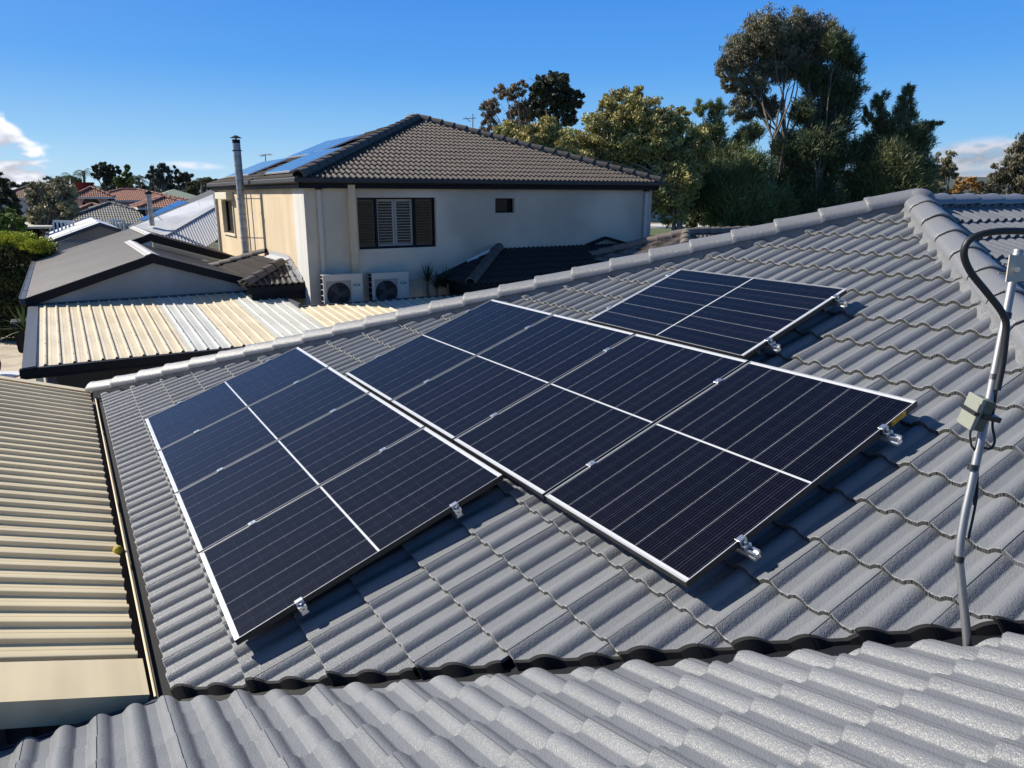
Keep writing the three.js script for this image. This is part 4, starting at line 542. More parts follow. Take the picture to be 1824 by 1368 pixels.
  // solar panels on the side that faces left, on tilted frames
  const pm = new THREE.MeshPhysicalMaterial({ color: lin(0.012, 0.018, 0.05), roughness: 0.3, clearcoat: 1, clearcoatRoughness: 0.03 });
  const arr = (q, n, label) => { const [a, b, c, d] = q; for (let k = 0; k < n; k++) { const s = thing('rooftop_panel', label.replace('#', ['first', 'second', 'third', 'fourth'][k]), 'solar panel', a.toArray(), 'solar panels on the brown roof'); const f = (u, v) => a.clone().lerp(b, u).lerp(d.clone().lerp(c, u), v).sub(a); const u0 = k / n + 0.004, u1 = (k + 1) / n - 0.004, nn = f(1, 0).cross(f(0, 1)).normalize(); if (nn.y < 0) nn.negate(); mesh('frame', slab([f(u0, 0), f(u1, 0), f(u1, 1), f(u0, 1)], 0.04, nn.clone().negate()), frameAlu, s); const e = 0.012; mesh('glass', slab([f(u0 + e, 0.015), f(u1 - e, 0.015), f(u1 - e, 0.985), f(u0 + e, 0.985)].map((p) => p.addScaledVector(nn, 0.004)), 0.003, nn.clone().negate()), pm, s); } };
  const xz = (x, z, up) => V3(x, EY + (x - 4.41 - e0) * T20 + up, z);
  const EX = (x, z, up) => V3(x, EY + (x - 4.27) * T20 + up, z);
  arr([EX(4.5, -10.55, 0.12), EX(4.5, -13.3, 0.12), EX(6.0, -13.4, 0.2), EX(6.0, -10.75, 0.2)], 3, 'blue reflecting solar panel, # from the hip in the lower row on the brown roof');
  arr([EX(4.6, -15.6, 0.12), EX(4.6, -19.2, 0.12), EX(5.9, -19.2, 0.17), EX(5.9, -15.6, 0.17)], 4, 'blue reflecting solar panel, # in the row just behind the flue on the brown roof');
  arr([EX(6.15, -13.6, 0.13), EX(6.15, -17.2, 0.13), EX(7.6, -17.2, 0.19), EX(7.6, -13.6, 0.19)], 4, 'blue reflecting solar panel, # from the hip in the topmost row on the brown roof');
}
// flue on the left wall
{
  const o = thing('flue', 'tall galvanised flue pipe with a cone cap against the cream side wall', 'flue', [3.97, 0, -13.8]);
  const b = onZ(434, 466, -13.8), t = onZ(421, 252, -13.8), L = (p) => p.clone().sub(o.position); const up = V3(0, 1, 0);
  const g = []; for (let i = 0; i < 5; i++) g.push(cyl(L(b).setX(0).setZ(0).add(V3(0, (t.y - b.y) * i / 5, 0)), L(b).setX(0).setZ(0).add(V3(0, (t.y - b.y) * (i + 1) / 5 + 0.004, 0)), 0.105, 0.102, 24));
  mesh('pipe', merge(g), galv, o); const ty = t.y - 0.03; mesh('collar', merge([cyl(V3(0, ty - 0.02, 0), V3(0, ty + 0.08, 0), 0.105, 0.105, 20), cyl(V3(0, ty - 0.22, 0), V3(0, ty - 0.2, 0), 0.132, 0.132, 24)]), darkMetal, o); mesh('cap', merge([cyl(V3(0, ty + 0.12, 0), V3(0, ty + 0.19, 0), 0.165, 0.03, 20), cyl(V3(0, ty + 0.02, 0), V3(0, ty + 0.13, 0), 0.02)]), darkMetal, o);
  for (const y of [3.85, 4.93]) mesh('bracket', merge([boxBetween(V3(0, y, 0), V3(0.44, y, 0.5), 0.02, 0.025), cyl(V3(0, y - 0.012, 0), V3(0, y + 0.012, 0), 0.128, 0.128, 24)]), galv, o);
  mesh('conduit', merge([cyl(V3(0.1, 2.9, 0.2), V3(0.1, 5.1, 0.2), 0.018), cyl(V3(0.2, 2.9, 0.32), V3(0.2, 5.1, 0.32), 0.014)]), mat(0.45, 0.44, 0.4, 0.5), o);
}
// air conditioners
{
  const make = () => {
    const o = new THREE.Group(), w = 0.95, h = 0.84, d = 0.36, body = mat(0.56, 0.53, 0.47, 0.5);
    const s = new THREE.Shape(); s.moveTo(-w / 2, 0); s.lineTo(w / 2, 0); s.lineTo(w / 2, h); s.lineTo(-w / 2, h); const fx = -0.115, fy = 0.37; const c = new THREE.Path(); c.moveTo(fx - 0.31, fy - 0.33); c.lineTo(fx - 0.31, fy + 0.33); c.lineTo(fx + 0.31, fy + 0.33); c.lineTo(fx + 0.31, fy - 0.33); s.holes.push(c);
    const fg = new THREE.ExtrudeGeometry(s, { depth: 0.02, bevelEnabled: true, bevelSize: 0.006, bevelThickness: 0.006, bevelSegments: 2 }); fg.translate(0, 0, d - 0.02);
    mesh('casing', merge([fg, boxG(w, h, 0.02, 0, h / 2, 0.01), boxG(w, 0.02, d - 0.03, 0, h - 0.008, d / 2), boxG(w, 0.02, d - 0.03, 0, 0.01, d / 2), boxG(0.02, h - 0.04, d - 0.03, w / 2 - 0.01, h / 2, d / 2), boxG(0.015, h - 0.04, 0.03, -w / 2 + 0.01, h / 2, d - 0.04)]), body, o);
    for (let i = 0; i < 6; i++) mesh('side_rib', boxG(0.02, 0.014, d - 0.06, -w / 2 + 0.01, 0.08 + i * 0.135, d / 2 - 0.01), body, o);
    mesh('coil', boxG(0.01, h - 0.08, d - 0.06, -w / 2 + 0.035, h / 2, d / 2 - 0.01), black, o);
    const pl = new THREE.Shape(); pl.moveTo(-0.31, -0.33); pl.lineTo(0.31, -0.33); pl.lineTo(0.31, 0.33); pl.lineTo(-0.31, 0.33); const hp = new THREE.Path(); hp.absarc(0, 0, 0.285, 0, Math.PI * 2, true); pl.holes.push(hp); const pg = new THREE.ExtrudeGeometry(pl, { depth: 0.012, bevelEnabled: false, curveSegments: 24 }); pg.translate(fx, fy, d - 0.022); mesh('grille_plate', pg, mat(0.3, 0.3, 0.29, 0.6), o);
    const ring = []; for (let i = 0; i < 9; i++) { const t = new THREE.TorusGeometry(0.05 + i * 0.027, 0.0028, 5, 36); t.translate(fx, fy, d - 0.012); ring.push(t); } for (let i = 0; i < 8; i++) { const b = boxG(0.56, 0.005, 0.005); b.rotateZ((i * Math.PI) / 8); b.translate(fx, fy, d - 0.009); ring.push(b); } mesh('grille', merge(ring), mat(0.12, 0.12, 0.125, 0.6), o);
    const fan = []; for (let i = 0; i < 3; i++) { const f = new THREE.Shape(); f.moveTo(0.03, -0.02); f.quadraticCurveTo(0.2, -0.14, 0.25, -0.06); f.quadraticCurveTo(0.27, 0.05, 0.2, 0.12); f.quadraticCurveTo(0.1, 0.06, 0.03, 0.03); const g = new THREE.ExtrudeGeometry(f, { depth: 0.006, bevelEnabled: false }); g.rotateX(0.25); g.rotateZ((i * 2 * Math.PI) / 3); g.translate(fx, fy, d - 0.07); fan.push(g); } mesh('fan', merge(fan), mat(0.05, 0.05, 0.055, 0.6), o); mesh('hub', cyl(V3(fx, fy, d - 0.09), V3(fx, fy, d - 0.05), 0.05), black, o); mesh('cavity', boxG(0.62, 0.66, 0.01, fx, fy, 0.12), black, o);
    const cv = document.createElement('canvas'); cv.width = 192; cv.height = 128; const x = cv.getContext('2d'); x.fillStyle = '#cbc6ba'; x.fillRect(0, 0, 192, 128); x.fillStyle = '#8d8f90'; x.font = 'italic bold 37px sans-serif'; x.fillText('FUJITSU', 8, 44); x.fillStyle = '#3d7f92'; x.fillRect(6, 62, 180, 58); x.fillStyle = '#c8dde2'; x.font = 'bold 27px sans-serif'; x.fillText('INVERTER', 22, 101); const t = new THREE.CanvasTexture(cv); t.colorSpace = THREE.SRGBColorSpace; const b = mesh('badge', new THREE.PlaneGeometry(0.2, 0.13), new THREE.MeshPhysicalMaterial({ map: t, color: lin(0.82, 0.82, 0.82), roughness: 0.5 }), o); b.position.set(0.325, 0.6, d + 0.0075);
    mesh('model_plate', boxG(0.1, 0.016, 0.002, 0.37, 0.1, d + 0.008), mat(0.2, 0.2, 0.2, 0.5), o);
    mesh('foot', boxG(0.9, 2.3, 0.3, 0, -1.16, 0.17), stuccoGrey, o);
    return o;
  };
  const a = make(); a.name = numbered('air_conditioner'); scene.add(a); tag(a, 'white outdoor air conditioner beside the downpipe near the house corner, left of the two', 'air conditioner', 'air conditioners on the house wall'); a.position.set(5.08, 2.37, -9.02);
  const b = a.clone(); b.name = numbered('air_conditioner'); scene.add(b); b.userData.label = 'white outdoor air conditioner under the shuttered window, next to the spiky plants'; b.position.set(6.28, 2.35, -9.02);
  const p = tag(mesh(numbered('pipe_cover'), merge([rbox(0.5, 0.05, 0.05, 0.01, 7.12, 2.95, -9.06), rbox(0.05, 0.4, 0.05, 0.01, 7.36, 2.75, -9.06)]), mat(0.5, 0.5, 0.48, 0.6), scene), 'white pipe duct on the wall right of the air conditioners', 'pipe duct');
}
// ---------------------------------------------------------------- plants
function leafCloud(blobs, n, size, mat3, o) { // many small leaf faces spread through the blobs, thicker near their skins; colour drifts from clump to clump
  const pos = [], nor = [], col = [], tot = blobs.reduce((s, b) => s + Math.pow(b[3] * b[4] * b[5], 2 / 3), 0), nz = o.noise ?? 0.35, c0 = o.color, q = V3(), t1 = V3(), t2 = V3();
  for (const [bx, by, bz, rx, ry, rz] of blobs) {
    const k = Math.round((n * Math.pow(rx * ry * rz, 2 / 3)) / tot), ph = rnd() * 50, clumps = [];
    const m = Math.max(6, Math.round(k / (o.per ?? 60))); for (let i = 0; i < m; i++) { const u = rr(-1, 1), a = rr(0, 6.283), s = Math.sqrt(1 - u * u), rad = Math.pow(rnd(), 0.33) * (1 - nz * rnd() * 0.6) * 1.02; clumps.push([s * Math.cos(a) * rad, u * rad, s * Math.sin(a) * rad, rr(0.55, 1.4), rr(-1, 1)]); }
    for (let i = 0; i < k; i++) {
      const c = clumps[Math.floor(rnd() * m)], sp = (o.spread ?? 0.2) * Math.pow(rnd(), 0.5), u = rr(-1, 1), a = rr(0, 6.283), s = Math.sqrt(1 - u * u);
      let x = c[0] + s * Math.cos(a) * sp, y = c[1] + u * sp * (o.flat ?? 0.8), z = c[2] + s * Math.sin(a) * sp;
      q.set(bx + x * rx, by + y * ry, bz + z * rz);
      t1.set(rr(-1, 1), rr(-1, 1) + (o.hang ?? 0), rr(-1, 1)).normalize(); if (o.up) t1.set(x * 0.6 + rr(-0.5, 0.5), o.up + rr(-0.3, 0.6), z * 0.6 + rr(-0.5, 0.5)).normalize();
      t2.set(rr(-1, 1), rr(-1, 1), rr(-1, 1)).cross(t1).normalize();
      const L = size * rr(0.6, 1.3), w = L * (o.ratio ?? 0.45); const nn = t1.clone().cross(t2).normalize();
      if (o.soft) nn.lerp(V3(x, y + 0.25, z).normalize(), o.soft).normalize();
      const A = q.clone().addScaledVector(t1, -L / 2), B = q.clone().addScaledVector(t2, w / 2), C = q.clone().addScaledVector(t1, L / 2), D = q.clone().addScaledVector(t2, -w / 2);
      const v = c[3] * rr(0.9, 1.1), h = c[4] * 0.1 + rr(-0.04, 0.04);
      for (const p of [A, B, C, A, C, D]) { pos.push(p.x, p.y, p.z); nor.push(nn.x, nn.y, nn.z); col.push(c0[0] * (o.gain ?? 2.5) * v * (1 + h), c0[1] * (o.gain ?? 2.5) * v, c0[2] * (o.gain ?? 2.5) * v * (1 - h)); }
    }
  }
  const g = new THREE.BufferGeometry(); g.setAttribute('position', new THREE.Float32BufferAttribute(pos, 3)); g.setAttribute('color', new THREE.Float32BufferAttribute(col, 3)); g.setAttribute('uv', new THREE.Float32BufferAttribute(new Float32Array((pos.length / 3) * 2), 2)); return g;
}
const leafM = new THREE.MeshPhysicalMaterial({ vertexColors: true, roughness: 0.6, transmission: 0.35, thickness: 0, specularIntensity: 0.5 });
const leafShiny = new THREE.MeshPhysicalMaterial({ vertexColors: true, roughness: 0.62, transmission: 0.3, specularIntensity: 0.5, thickness: 0 });
const bark = mat(0.17, 0.14, 0.11, 0.9, { map: rep(blotchT, 0.6) }), barkPale = mat(0.3, 0.26, 0.21, 0.9, { map: rep(blotchT, 0.8) });
function limb(a, b, r0, r1, sag = 0.08) { const n = 5, L = a.distanceTo(b), P = [], o1 = V3(rr(-1, 1), rr(-0.3, 0.6), rr(-1, 1)).multiplyScalar(L * sag); for (let i = 0; i <= n; i++) { const t = i / n; P.push(a.clone().lerp(b, t).addScaledVector(o1, Math.sin(Math.PI * t)).add(V3(rr(-1, 1), 0, rr(-1, 1)).multiplyScalar(L * 0.012 * Math.sin(Math.PI * t)))); } const g = []; for (let i = 0; i < n; i++) g.push(cyl(P[i], P[i + 1], r0 + (r1 - r0) * (i / n), r0 + (r1 - r0) * ((i + 1) / n), 7)); return g; }
// a tree given by the photograph's outline of its crown: blobs [px, py, r px] at a distance, stems [px, py]
function tree(name, label, D, blobs, base, opt) {
  const k = D / 1298.67, b0 = at(base[0], base[1], D); b0.y = 0; const o = thing(name, label, 'tree', b0.toArray(), opt.group);
  const B = blobs.map(([x, y, r, ry]) => { const p = at(x, y, D + rr(-0.6, 0.6) * r * k * (opt.deep ?? 1)).sub(o.position); return [p.x, p.y, p.z, r * k * 1.02, (ry ?? r) * k, r * k * (opt.thick ?? 1.05)]; });
  const g = []; const top = B.reduce((m, b) => (b[1] > m[1] ? b : m), B[0]), low = Math.min(...B.map((b) => b[1] - b[4])), r0 = opt.r ?? 0.012 * (top[1] + 3);
  const fork = V3(0, Math.max(1.2, Math.min(low + 0.3 * (top[1] - low), 0.45 * top[1])), 0); const stems = opt.stems ?? 1;
  for (let s = 0; s < stems; s++) { const off = stems > 1 ? V3(rr(-1, 1) * stems * 0.35, 0, rr(-1, 1) * 0.6) : V3(0, 0, 0), f = fork.clone().add(off.clone().multiplyScalar(1.4)); g.push(...limb(off, f, r0, r0 * 0.72, 0.04)); B.forEach((b, i) => { if (i % stems !== s) return; const e = V3(b[0], b[1] + 0.2 * b[4], b[2]), m = f.clone().lerp(e, 0.5).add(V3(0, 0.06 * f.distanceTo(e), 0)); g.push(...limb(f, m, r0 * 0.5, r0 * 0.3), ...limb(m, e, r0 * 0.3, r0 * 0.08)); for (let j = 0; j < (opt.twigs ?? 5); j++) { const t = V3(b[0] + rr(-0.9, 0.9) * b[3], b[1] + rr(-0.6, 0.95) * b[4], b[2] + rr(-0.9, 0.9) * b[5]); g.push(...limb(m.clone().lerp(e, rnd()), t, r0 * 0.12, r0 * 0.03, 0.1)); } }); }
  mesh('trunk', boxUV(merge(g)), opt.bark ?? bark, o);
  mesh('crown', leafCloud(B, opt.n, opt.leaf, null, opt), opt.mat ?? leafM, o);
  return o;
}
const casu = { color: [0.04, 0.046, 0.02], gain: 3.9, leaf: 0.75, ratio: 0.13, up: 0.3, spread: 0.32, flat: 1.1, per: 60, soft: 0.35, noise: 0.6, bark };
const gumc = { color: [0.095, 0.09, 0.056], gain: 2.2, leaf: 0.42, ratio: 0.32, hang: -0.9, spread: 0.27, per: 60, soft: 0.3, noise: 0.5, bark, mat: leafShiny };
const park = 'trees in the park behind the roofs';
tree('gum_tree', 'tallest tree, a gum with open grey green crown left of the dark tall one', 97, [[1330, 92, 42], [1368, 58, 42], [1420, 55, 36], [1296, 118, 24], [1338, 155, 34], [1388, 112, 40], [1455, 62, 36], [1482, 76, 32], [1420, 120, 34], [1322, 195, 26], [1370, 190, 26], [1440, 100, 30], [1300, 150, 18], [1390, 75, 34]], [1372, 415], { ...gumc, n: 80000, stems: 2, r: 0.26, twigs: 7 });
tree('casuarina_tree', 'tall very dark feathery tree against the right side of the tallest gum', 95, [[1490, 82, 30], [1512, 112, 28], [1462, 150, 38], [1500, 165, 36], [1478, 215, 46], [1450, 262, 46], [1488, 270, 40], [1450, 315, 52], [1446, 365, 58], [1408, 262, 36], [1394, 330, 50], [1515, 160, 22], [1430, 200, 26], [1440, 130, 22]], [1448, 415], { ...casu, color: [0.028, 0.036, 0.017], n: 80000, stems: 2, r: 0.25 });
tree('casuarina_tree', 'dark feathery tree with several pointed tops beside the far hills', 96, [[1567, 182, 15, 24], [1575, 215, 22], [1616, 165, 13, 22], [1614, 200, 23], [1602, 240, 36], [1560, 258, 36], [1650, 228, 18, 12], [1638, 252, 28], [1668, 222, 11, 8], [1585, 300, 56], [1538, 330, 46], [1640, 300, 34], [1600, 350, 60], [1540, 380, 50], [1545, 205, 12, 18], [1530, 270, 26]], [1590, 415], { ...casu, n: 70000, stems: 2, r: 0.22 });
tree('casuarina_tree', 'dark green feathery trees left of and under the tallest gum', 94, [[1250, 192, 16], [1276, 196, 18], [1264, 238, 30], [1292, 280, 40], [1300, 335, 52], [1262, 330, 46], [1330, 300, 42], [1340, 360, 52], [1218, 345, 40], [1380, 380, 46], [1335, 240, 24], [1300, 385, 46]], [1290, 413], { ...casu, color: [0.05, 0.06, 0.026], n: 80000, stems: 4, r: 0.2 });
tree('wattle_tree', 'broad olive green rounded tree just right of the brown roof', 90, [[1110, 186, 32], [1060, 238, 36], [1000, 262, 38], [1150, 206, 36], [1190, 225, 30], [1100, 258, 52], [1178, 282, 48], [1040, 288, 44], [1128, 318, 48], [1200, 330, 44], [1228, 262, 38], [1085, 196, 20], [1135, 170, 18], [1215, 208, 18], [1160, 250, 36], [1150, 350, 38], [1195, 375, 30], [985, 278, 34], [1020, 305, 42], [968, 305, 30], [1070, 335, 44], [1090, 225, 34], [1210, 300, 40]], [1212, 416], { color: [0.112, 0.104, 0.04], gain: 3.2, leaf: 0.42, ratio: 0.5, spread: 0.3, per: 70, soft: 0.5, hang: -0.4, noise: 0.25, n: 120000, stems: 3, mat: leafShiny, bark: barkPale, r: 0.3, group: undefined });
tree('wattle_tree', 'low olive green bushy tree peeping over the brown roof below the antenna', 84, [[955, 250, 30], [902, 246, 28], [930, 268, 32], [885, 262, 22], [975, 232, 22], [1000, 300, 34]], [940, 410], { color: [0.12, 0.106, 0.038], gain: 3.2, leaf: 0.46, ratio: 0.5, spread: 0.3, per: 60, soft: 0.5, noise: 0.25, n: 34000, mat: leafShiny });
tree('gum_tree', 'thin brownish gum with see-through crown behind the brown roof', 120, [[872, 195, 22], [900, 168, 22], [925, 205, 28], [868, 224, 18], [950, 190, 24], [925, 160, 16], [915, 230, 20]], [925, 410], { ...gumc, color: [0.125, 0.095, 0.055], leaf: 0.6, n: 8000 });
tree('dark_round_tree', 'dark round topped tree behind the brown roof, next to the brownish gum', 118, [[984, 160, 36], [1014, 176, 26], [965, 192, 30], [1004, 206, 26], [960, 155, 20], [985, 220, 20]], [985, 410], { color: [0.032, 0.036, 0.02], leaf: 0.7, ratio: 0.5, spread: 0.22, soft: 0.4, n: 12000 });
tree('gum_tree', 'small grey green gum behind the ridge near the far hills', 125, [[1680, 290, 20], [1690, 312, 18], [1668, 320, 18], [1695, 296, 10]], [1680, 400], { ...gumc, leaf: 0.55, n: 5000 });
tree('gum_tree', 'grey green tree at the right edge above the roof ridge', 70, [[1815, 270, 26], [1790, 308, 26], [1824, 318, 38], [1808, 296, 24], [1846, 262, 34], [1772, 320, 14]], [1815, 420], { ...gumc, color: [0.07, 0.066, 0.042], leaf: 0.42, n: 12000 });
tree('autumn_tree', 'small orange brown tree low on the horizon at right', 150, [[1718, 326, 17], [1735, 332, 14], [1702, 334, 12]], [1718, 380], { color: [0.16, 0.095, 0.03], leaf: 0.7, ratio: 0.5, spread: 0.22, n: 2500 });
tree('dark_round_tree', 'dark low tree on the horizon beside the orange brown one', 160, [[1752, 330, 16], [1770, 334, 14], [1660, 334, 20]], [1752, 378], { color: [0.05, 0.05, 0.035], leaf: 0.7, ratio: 0.5, spread: 0.22, n: 2500 });
// left side
tree('olive_tree', 'grey green olive tree before the red tiled house', 42, [[92, 345, 26], [66, 357, 22], [113, 345, 22], [98, 370, 28], [120, 372, 18], [72, 385, 22], [108, 328, 14], [62, 332, 10], [92, 398, 22], [124, 350, 12], [88, 320, 8], [128, 362, 10]], [98, 440], { color: [0.13, 0.12, 0.072], leaf: 0.2, ratio: 0.35, spread: 0.3, per: 50, soft: 0.35, n: 26000, stems: 2, r: 0.16 });
tree('dark_conifer', 'very dark tree at the left edge of the view', 38, [[-8, 335, 20], [6, 355, 22], [22, 372, 16], [-4, 380, 26], [30, 388, 10], [-10, 310, 14]], [0, 470], { color: [0.025, 0.03, 0.015], leaf: 0.25, ratio: 0.4, spread: 0.2, n: 8000 });
tree('shrub_tree', 'bright green shrub above the clipped hedge at left', 32, [[10, 382, 15], [28, 395, 17], [5, 402, 18], [36, 406, 12], [20, 410, 18]], [14, 480], { color: [0.085, 0.115, 0.025], leaf: 0.16, ratio: 0.5, spread: 0.2, soft: 0.4, n: 8000, r: 0.07 });
tree('shrub_tree', 'light green bush below the olive tree by the white roof', 46, [[53, 390, 8], [58, 400, 7]], [54, 430], { color: [0.12, 0.16, 0.03], leaf: 0.16, ratio: 0.5, spread: 0.22, n: 1500, r: 0.05 });
tree('dark_round_tree', 'dark round tree on the skyline above the red roof', 95, [[186, 302, 14], [203, 306, 11], [175, 310, 9], [192, 316, 13], [170, 300, 6]], [190, 370], { color: [0.035, 0.038, 0.024], leaf: 0.5, ratio: 0.5, spread: 0.24, n: 5000 });
tree('conifer_tree', 'narrow pointed green tree on the skyline above the red roof', 93, [[226, 300, 5, 8], [226, 312, 8], [228, 325, 11], [220, 330, 10], [210, 322, 9]], [226, 372], { color: [0.06, 0.08, 0.024], leaf: 0.5, ratio: 0.4, spread: 0.22, n: 5000 });
tree('gum_tree', 'wide dark gum with sky showing through, above the thin flue', 110, [[275, 306, 13], [292, 302, 12], [282, 318, 14], [300, 318, 10], [311, 302, 8], [268, 318, 8]], [288, 372], { ...gumc, color: [0.05, 0.048, 0.035], leaf: 0.5, n: 5000, r: 0.25 });
tree('gum_tree', 'flat topped dark gum just left of the cream side wall', 112, [[322, 316, 10], [334, 314, 10], [328, 322, 11], [315, 322, 6]], [328, 372], { ...gumc, color: [0.042, 0.042, 0.03], leaf: 0.5, n: 3600, r: 0.25 });
tree('dark_round_tree', 'low dark green tree touching the cream side wall', 100, [[350, 330, 10], [342, 336, 12], [370, 322, 9], [376, 332, 10]], [355, 372], { color: [0.055, 0.058, 0.026], leaf: 0.5, ratio: 0.5, spread: 0.24, n: 3500 });
tag(mesh(numbered('distant_wood'), leafCloud([...Array(46)].map((_, i) => { const x = -60 + i * 10.5 + rr(-4, 4), D = rr(150, 230), p = at(x, 334 + rr(-8, 6) - (x < 80 ? 4 : 0), D), r = rr(7, 13) * D / 1298; return [p.x, p.y, p.z, r * 1.3, r, r]; }), 16000, 1.2, null, { color: [0.045, 0.05, 0.03], ratio: 0.5, spread: 0.26, soft: 0.4 }), leafM, scene), 'dark line of far trees along the skyline at left', 'trees', null, 'stuff');
tag(mesh(numbered('distant_wood'), leafCloud([...Array(60)].map((_, i) => { const x = 1150 + i * 13 + rr(-5, 5), D = rr(170, 260), p = at(x, 346 + rr(-7, 8), D), r = rr(8, 15) * D / 1298; return [p.x, p.y, p.z, r * 1.4, r, r]; }), 18000, 1.4, null, { color: [0.05, 0.052, 0.035], ratio: 0.5, spread: 0.26, soft: 0.4 }), leafM, scene), 'far line of trees low behind the park at right', 'trees', null, 'stuff');
tag(mesh(numbered('understorey'), leafCloud([...Array(26)].map((_, i) => { const x = 1235 + i * 17 + rr(-6, 6), D = rr(100, 108), p = at(x, 385 + rr(-14, 14), D), r = rr(22, 34) * D / 1298; return [p.x, p.y, p.z, r * 1.2, r, r]; }), 22000, 0.7, null, { color: [0.03, 0.034, 0.016], ratio: 0.4, spread: 0.24, soft: 0.3 }), leafM, scene), 'dark tangled growth under the park trees', 'shrubs', null, 'stuff');
// bare tree before the green roof
{ const b = at(292, 395, 70); b.y = 0; const o = thing('bare_tree', 'leafless brown tree before the pale green roof', 'tree', b.toArray()); const g = []; const grow = (a, d, L, r, n) => { const e = a.clone().addScaledVector(d, L); g.push(...limb(a, e, r, r * 0.6, 0.06)); if (n > 0) for (let i = 0; i < 3; i++) grow(e.clone().lerp(a, rr(0, 0.4)), d.clone().add(V3(rr(-1, 1), rr(-0.2, 0.7), rr(-1, 1)).multiplyScalar(0.75)).normalize(), L * rr(0.55, 0.8), r * 0.55, n - 1); }; grow(V3(0, 0, 0), V3(0, 1, 0), 2.4, 0.14, 5); mesh('trunk', merge(g), mat(0.12, 0.085, 0.065, 0.9), o); }
// palms
function palm(label, D, base, topPx, fr, n, col) { const b = at(base[0], base[1], D); b.y = 0; const o = thing('palm_tree', label, 'tree', b.toArray()); const t = at(topPx[0], topPx[1], D).sub(o.position); mesh('trunk', merge(limb(V3(0, 0, 0), t, 0.2, 0.14, 0.02)), bark, o); const m = new THREE.MeshPhysicalMaterial({ color: lin(...col), roughness: 0.95, transmission: 0.25, specularIntensity: 0.1, thickness: 0 }); for (let i = 0; i < n; i++) { const a = (i / n) * 6.283 + rr(-0.2, 0.2), el = rr(-0.1, 1.1), T = [], P = (s) => t.clone().add(V3(Math.cos(a) * s * Math.cos(el) * fr, (Math.sin(el) * s - 0.75 * s * s) * fr, Math.sin(a) * s * Math.cos(el) * fr)); const sd = V3(-Math.sin(a), 0, Math.cos(a)); for (let k = 0; k < 12; k++) { const p = P(k / 12), q = P((k + 0.55) / 12), w = fr * 0.3 * Math.sin(Math.PI * (0.12 + 0.86 * k / 12)); for (const s of [-1, 1]) T.push(p, q, p.clone().lerp(q, 1).addScaledVector(sd, s * w).add(V3(0, -w * 0.55, 0))); const r = P((k + 1) / 12); T.push(p, r, p.clone().addScaledVector(sd, 0.03)); } mesh('frond', triG(T), m, o); } return o; }
palm('feathery palm on the skyline left of the brick chimney', 80, [128, 390], [128, 314], 1.9, 16, [0.07, 0.09, 0.035]);
palm('tall slender palm with a bent crown above the brick chimney', 84, [152, 390], [149, 305], 1.5, 9, [0.06, 0.085, 0.035]);
palm('drooping palm on the skyline right of the narrow pointed tree', 86, [247, 390], [247, 318], 1.7, 16, [0.05, 0.062, 0.028]);
palm('low dark palm against the sky left of the cream house', 90, [362, 390], [360, 320], 1.3, 14, [0.045, 0.058, 0.025]);
// clipped hedge, sunlit top and shaded sides painted as two leaf colours
{ const a = at(-10, 440, 24), o = thing('hedge', 'clipped hedge with yellow green top painted as sunlit at the left edge', 'hedge', [a.x, 0, a.z]); const B = []; for (let i = 0; i < 9; i++) { const p = at(-40 + i * 14, 428 + (i > 6 ? 10 : 0), 25.5 - i * 0.14).sub(o.position); B.push([p.x, p.y, p.z - 0.4, 0.42, 0.28, 0.7]); } mesh('foliage', leafCloud(B, 15000, 0.075, null, { color: [0.2, 0.225, 0.022], gain: 1.7, ratio: 0.6, spread: 0.35, per: 12, soft: 0.4, up: 0.5 }), leafM, o); const B2 = []; for (let i = 0; i < 7; i++) for (let j = 0; j < 4; j++) { const p = at(-40 + i * 19, 458, 25).sub(o.position); B2.push([p.x, 0.5 + j * 0.86, p.z - 0.3, 0.5, 0.55, 0.6]); } mesh('foliage', leafCloud(B2, 34000, 0.11, null, { color: [0.05, 0.06, 0.018], gain: 1.4, ratio: 0.6, spread: 0.4, per: 10, noise: 0.9, soft: 0.4 }), leafM, o); }
// spiky plants and the cycad
function spiky(name, label, cat, b, n, L, w, col, group, el0 = 0.3) { const o = thing(name, label, cat, b.toArray(), group), m = new THREE.MeshPhysicalMaterial({ color: lin(...col), roughness: 0.45, transmission: 0.1, thickness: 0 }); const S = cyl(V3(0, -1.6, 0), V3(0, 0.02, 0), 0.05, 0.035, 8); mesh('stem', S, bark, o); for (let i = 0; i < n; i++) { const a = i * 2.4, el = el0 + (1.45 - el0) * Math.pow((i + 0.5) / n, 0.8) + rr(-0.1, 0.1), l = L * rr(0.8, 1.1), T = [], sd = V3(-Math.sin(a), 0, Math.cos(a)); const P = (s) => V3(Math.cos(a) * Math.cos(el) * s * l, Math.sin(el) * s * l - 0.25 * s * s * l * Math.cos(el), Math.sin(a) * Math.cos(el) * s * l); for (let k = 0; k < 4; k++) { const p = P(k / 4), q = P((k + 1) / 4), w0 = w * (1 - Math.pow(k / 4, 2)), w1 = w * (1 - Math.pow((k + 1) / 4, 2)); T.push(p.clone().addScaledVector(sd, w0), p.clone().addScaledVector(sd, -w0), q.clone().addScaledVector(sd, w1), p.clone().addScaledVector(sd, -w0), q.clone().addScaledVector(sd, -w1), q.clone().addScaledVector(sd, w1)); } mesh('leaf', triG(T), m, o); } return o; }
const yg = 'spiky plants by the house wall';
spiky('yucca', 'tallest spiky leaved plant right of the air conditioners', 'plant', onZ(762, 502, -8.75), 46, 0.6, 0.015, [0.03, 0.05, 0.018], yg);
spiky('yucca', 'shorter spiky plant low between the two taller spiky ones', 'plant', onZ(778, 514, -8.62), 36, 0.5, 0.015, [0.02, 0.034, 0.013], yg);
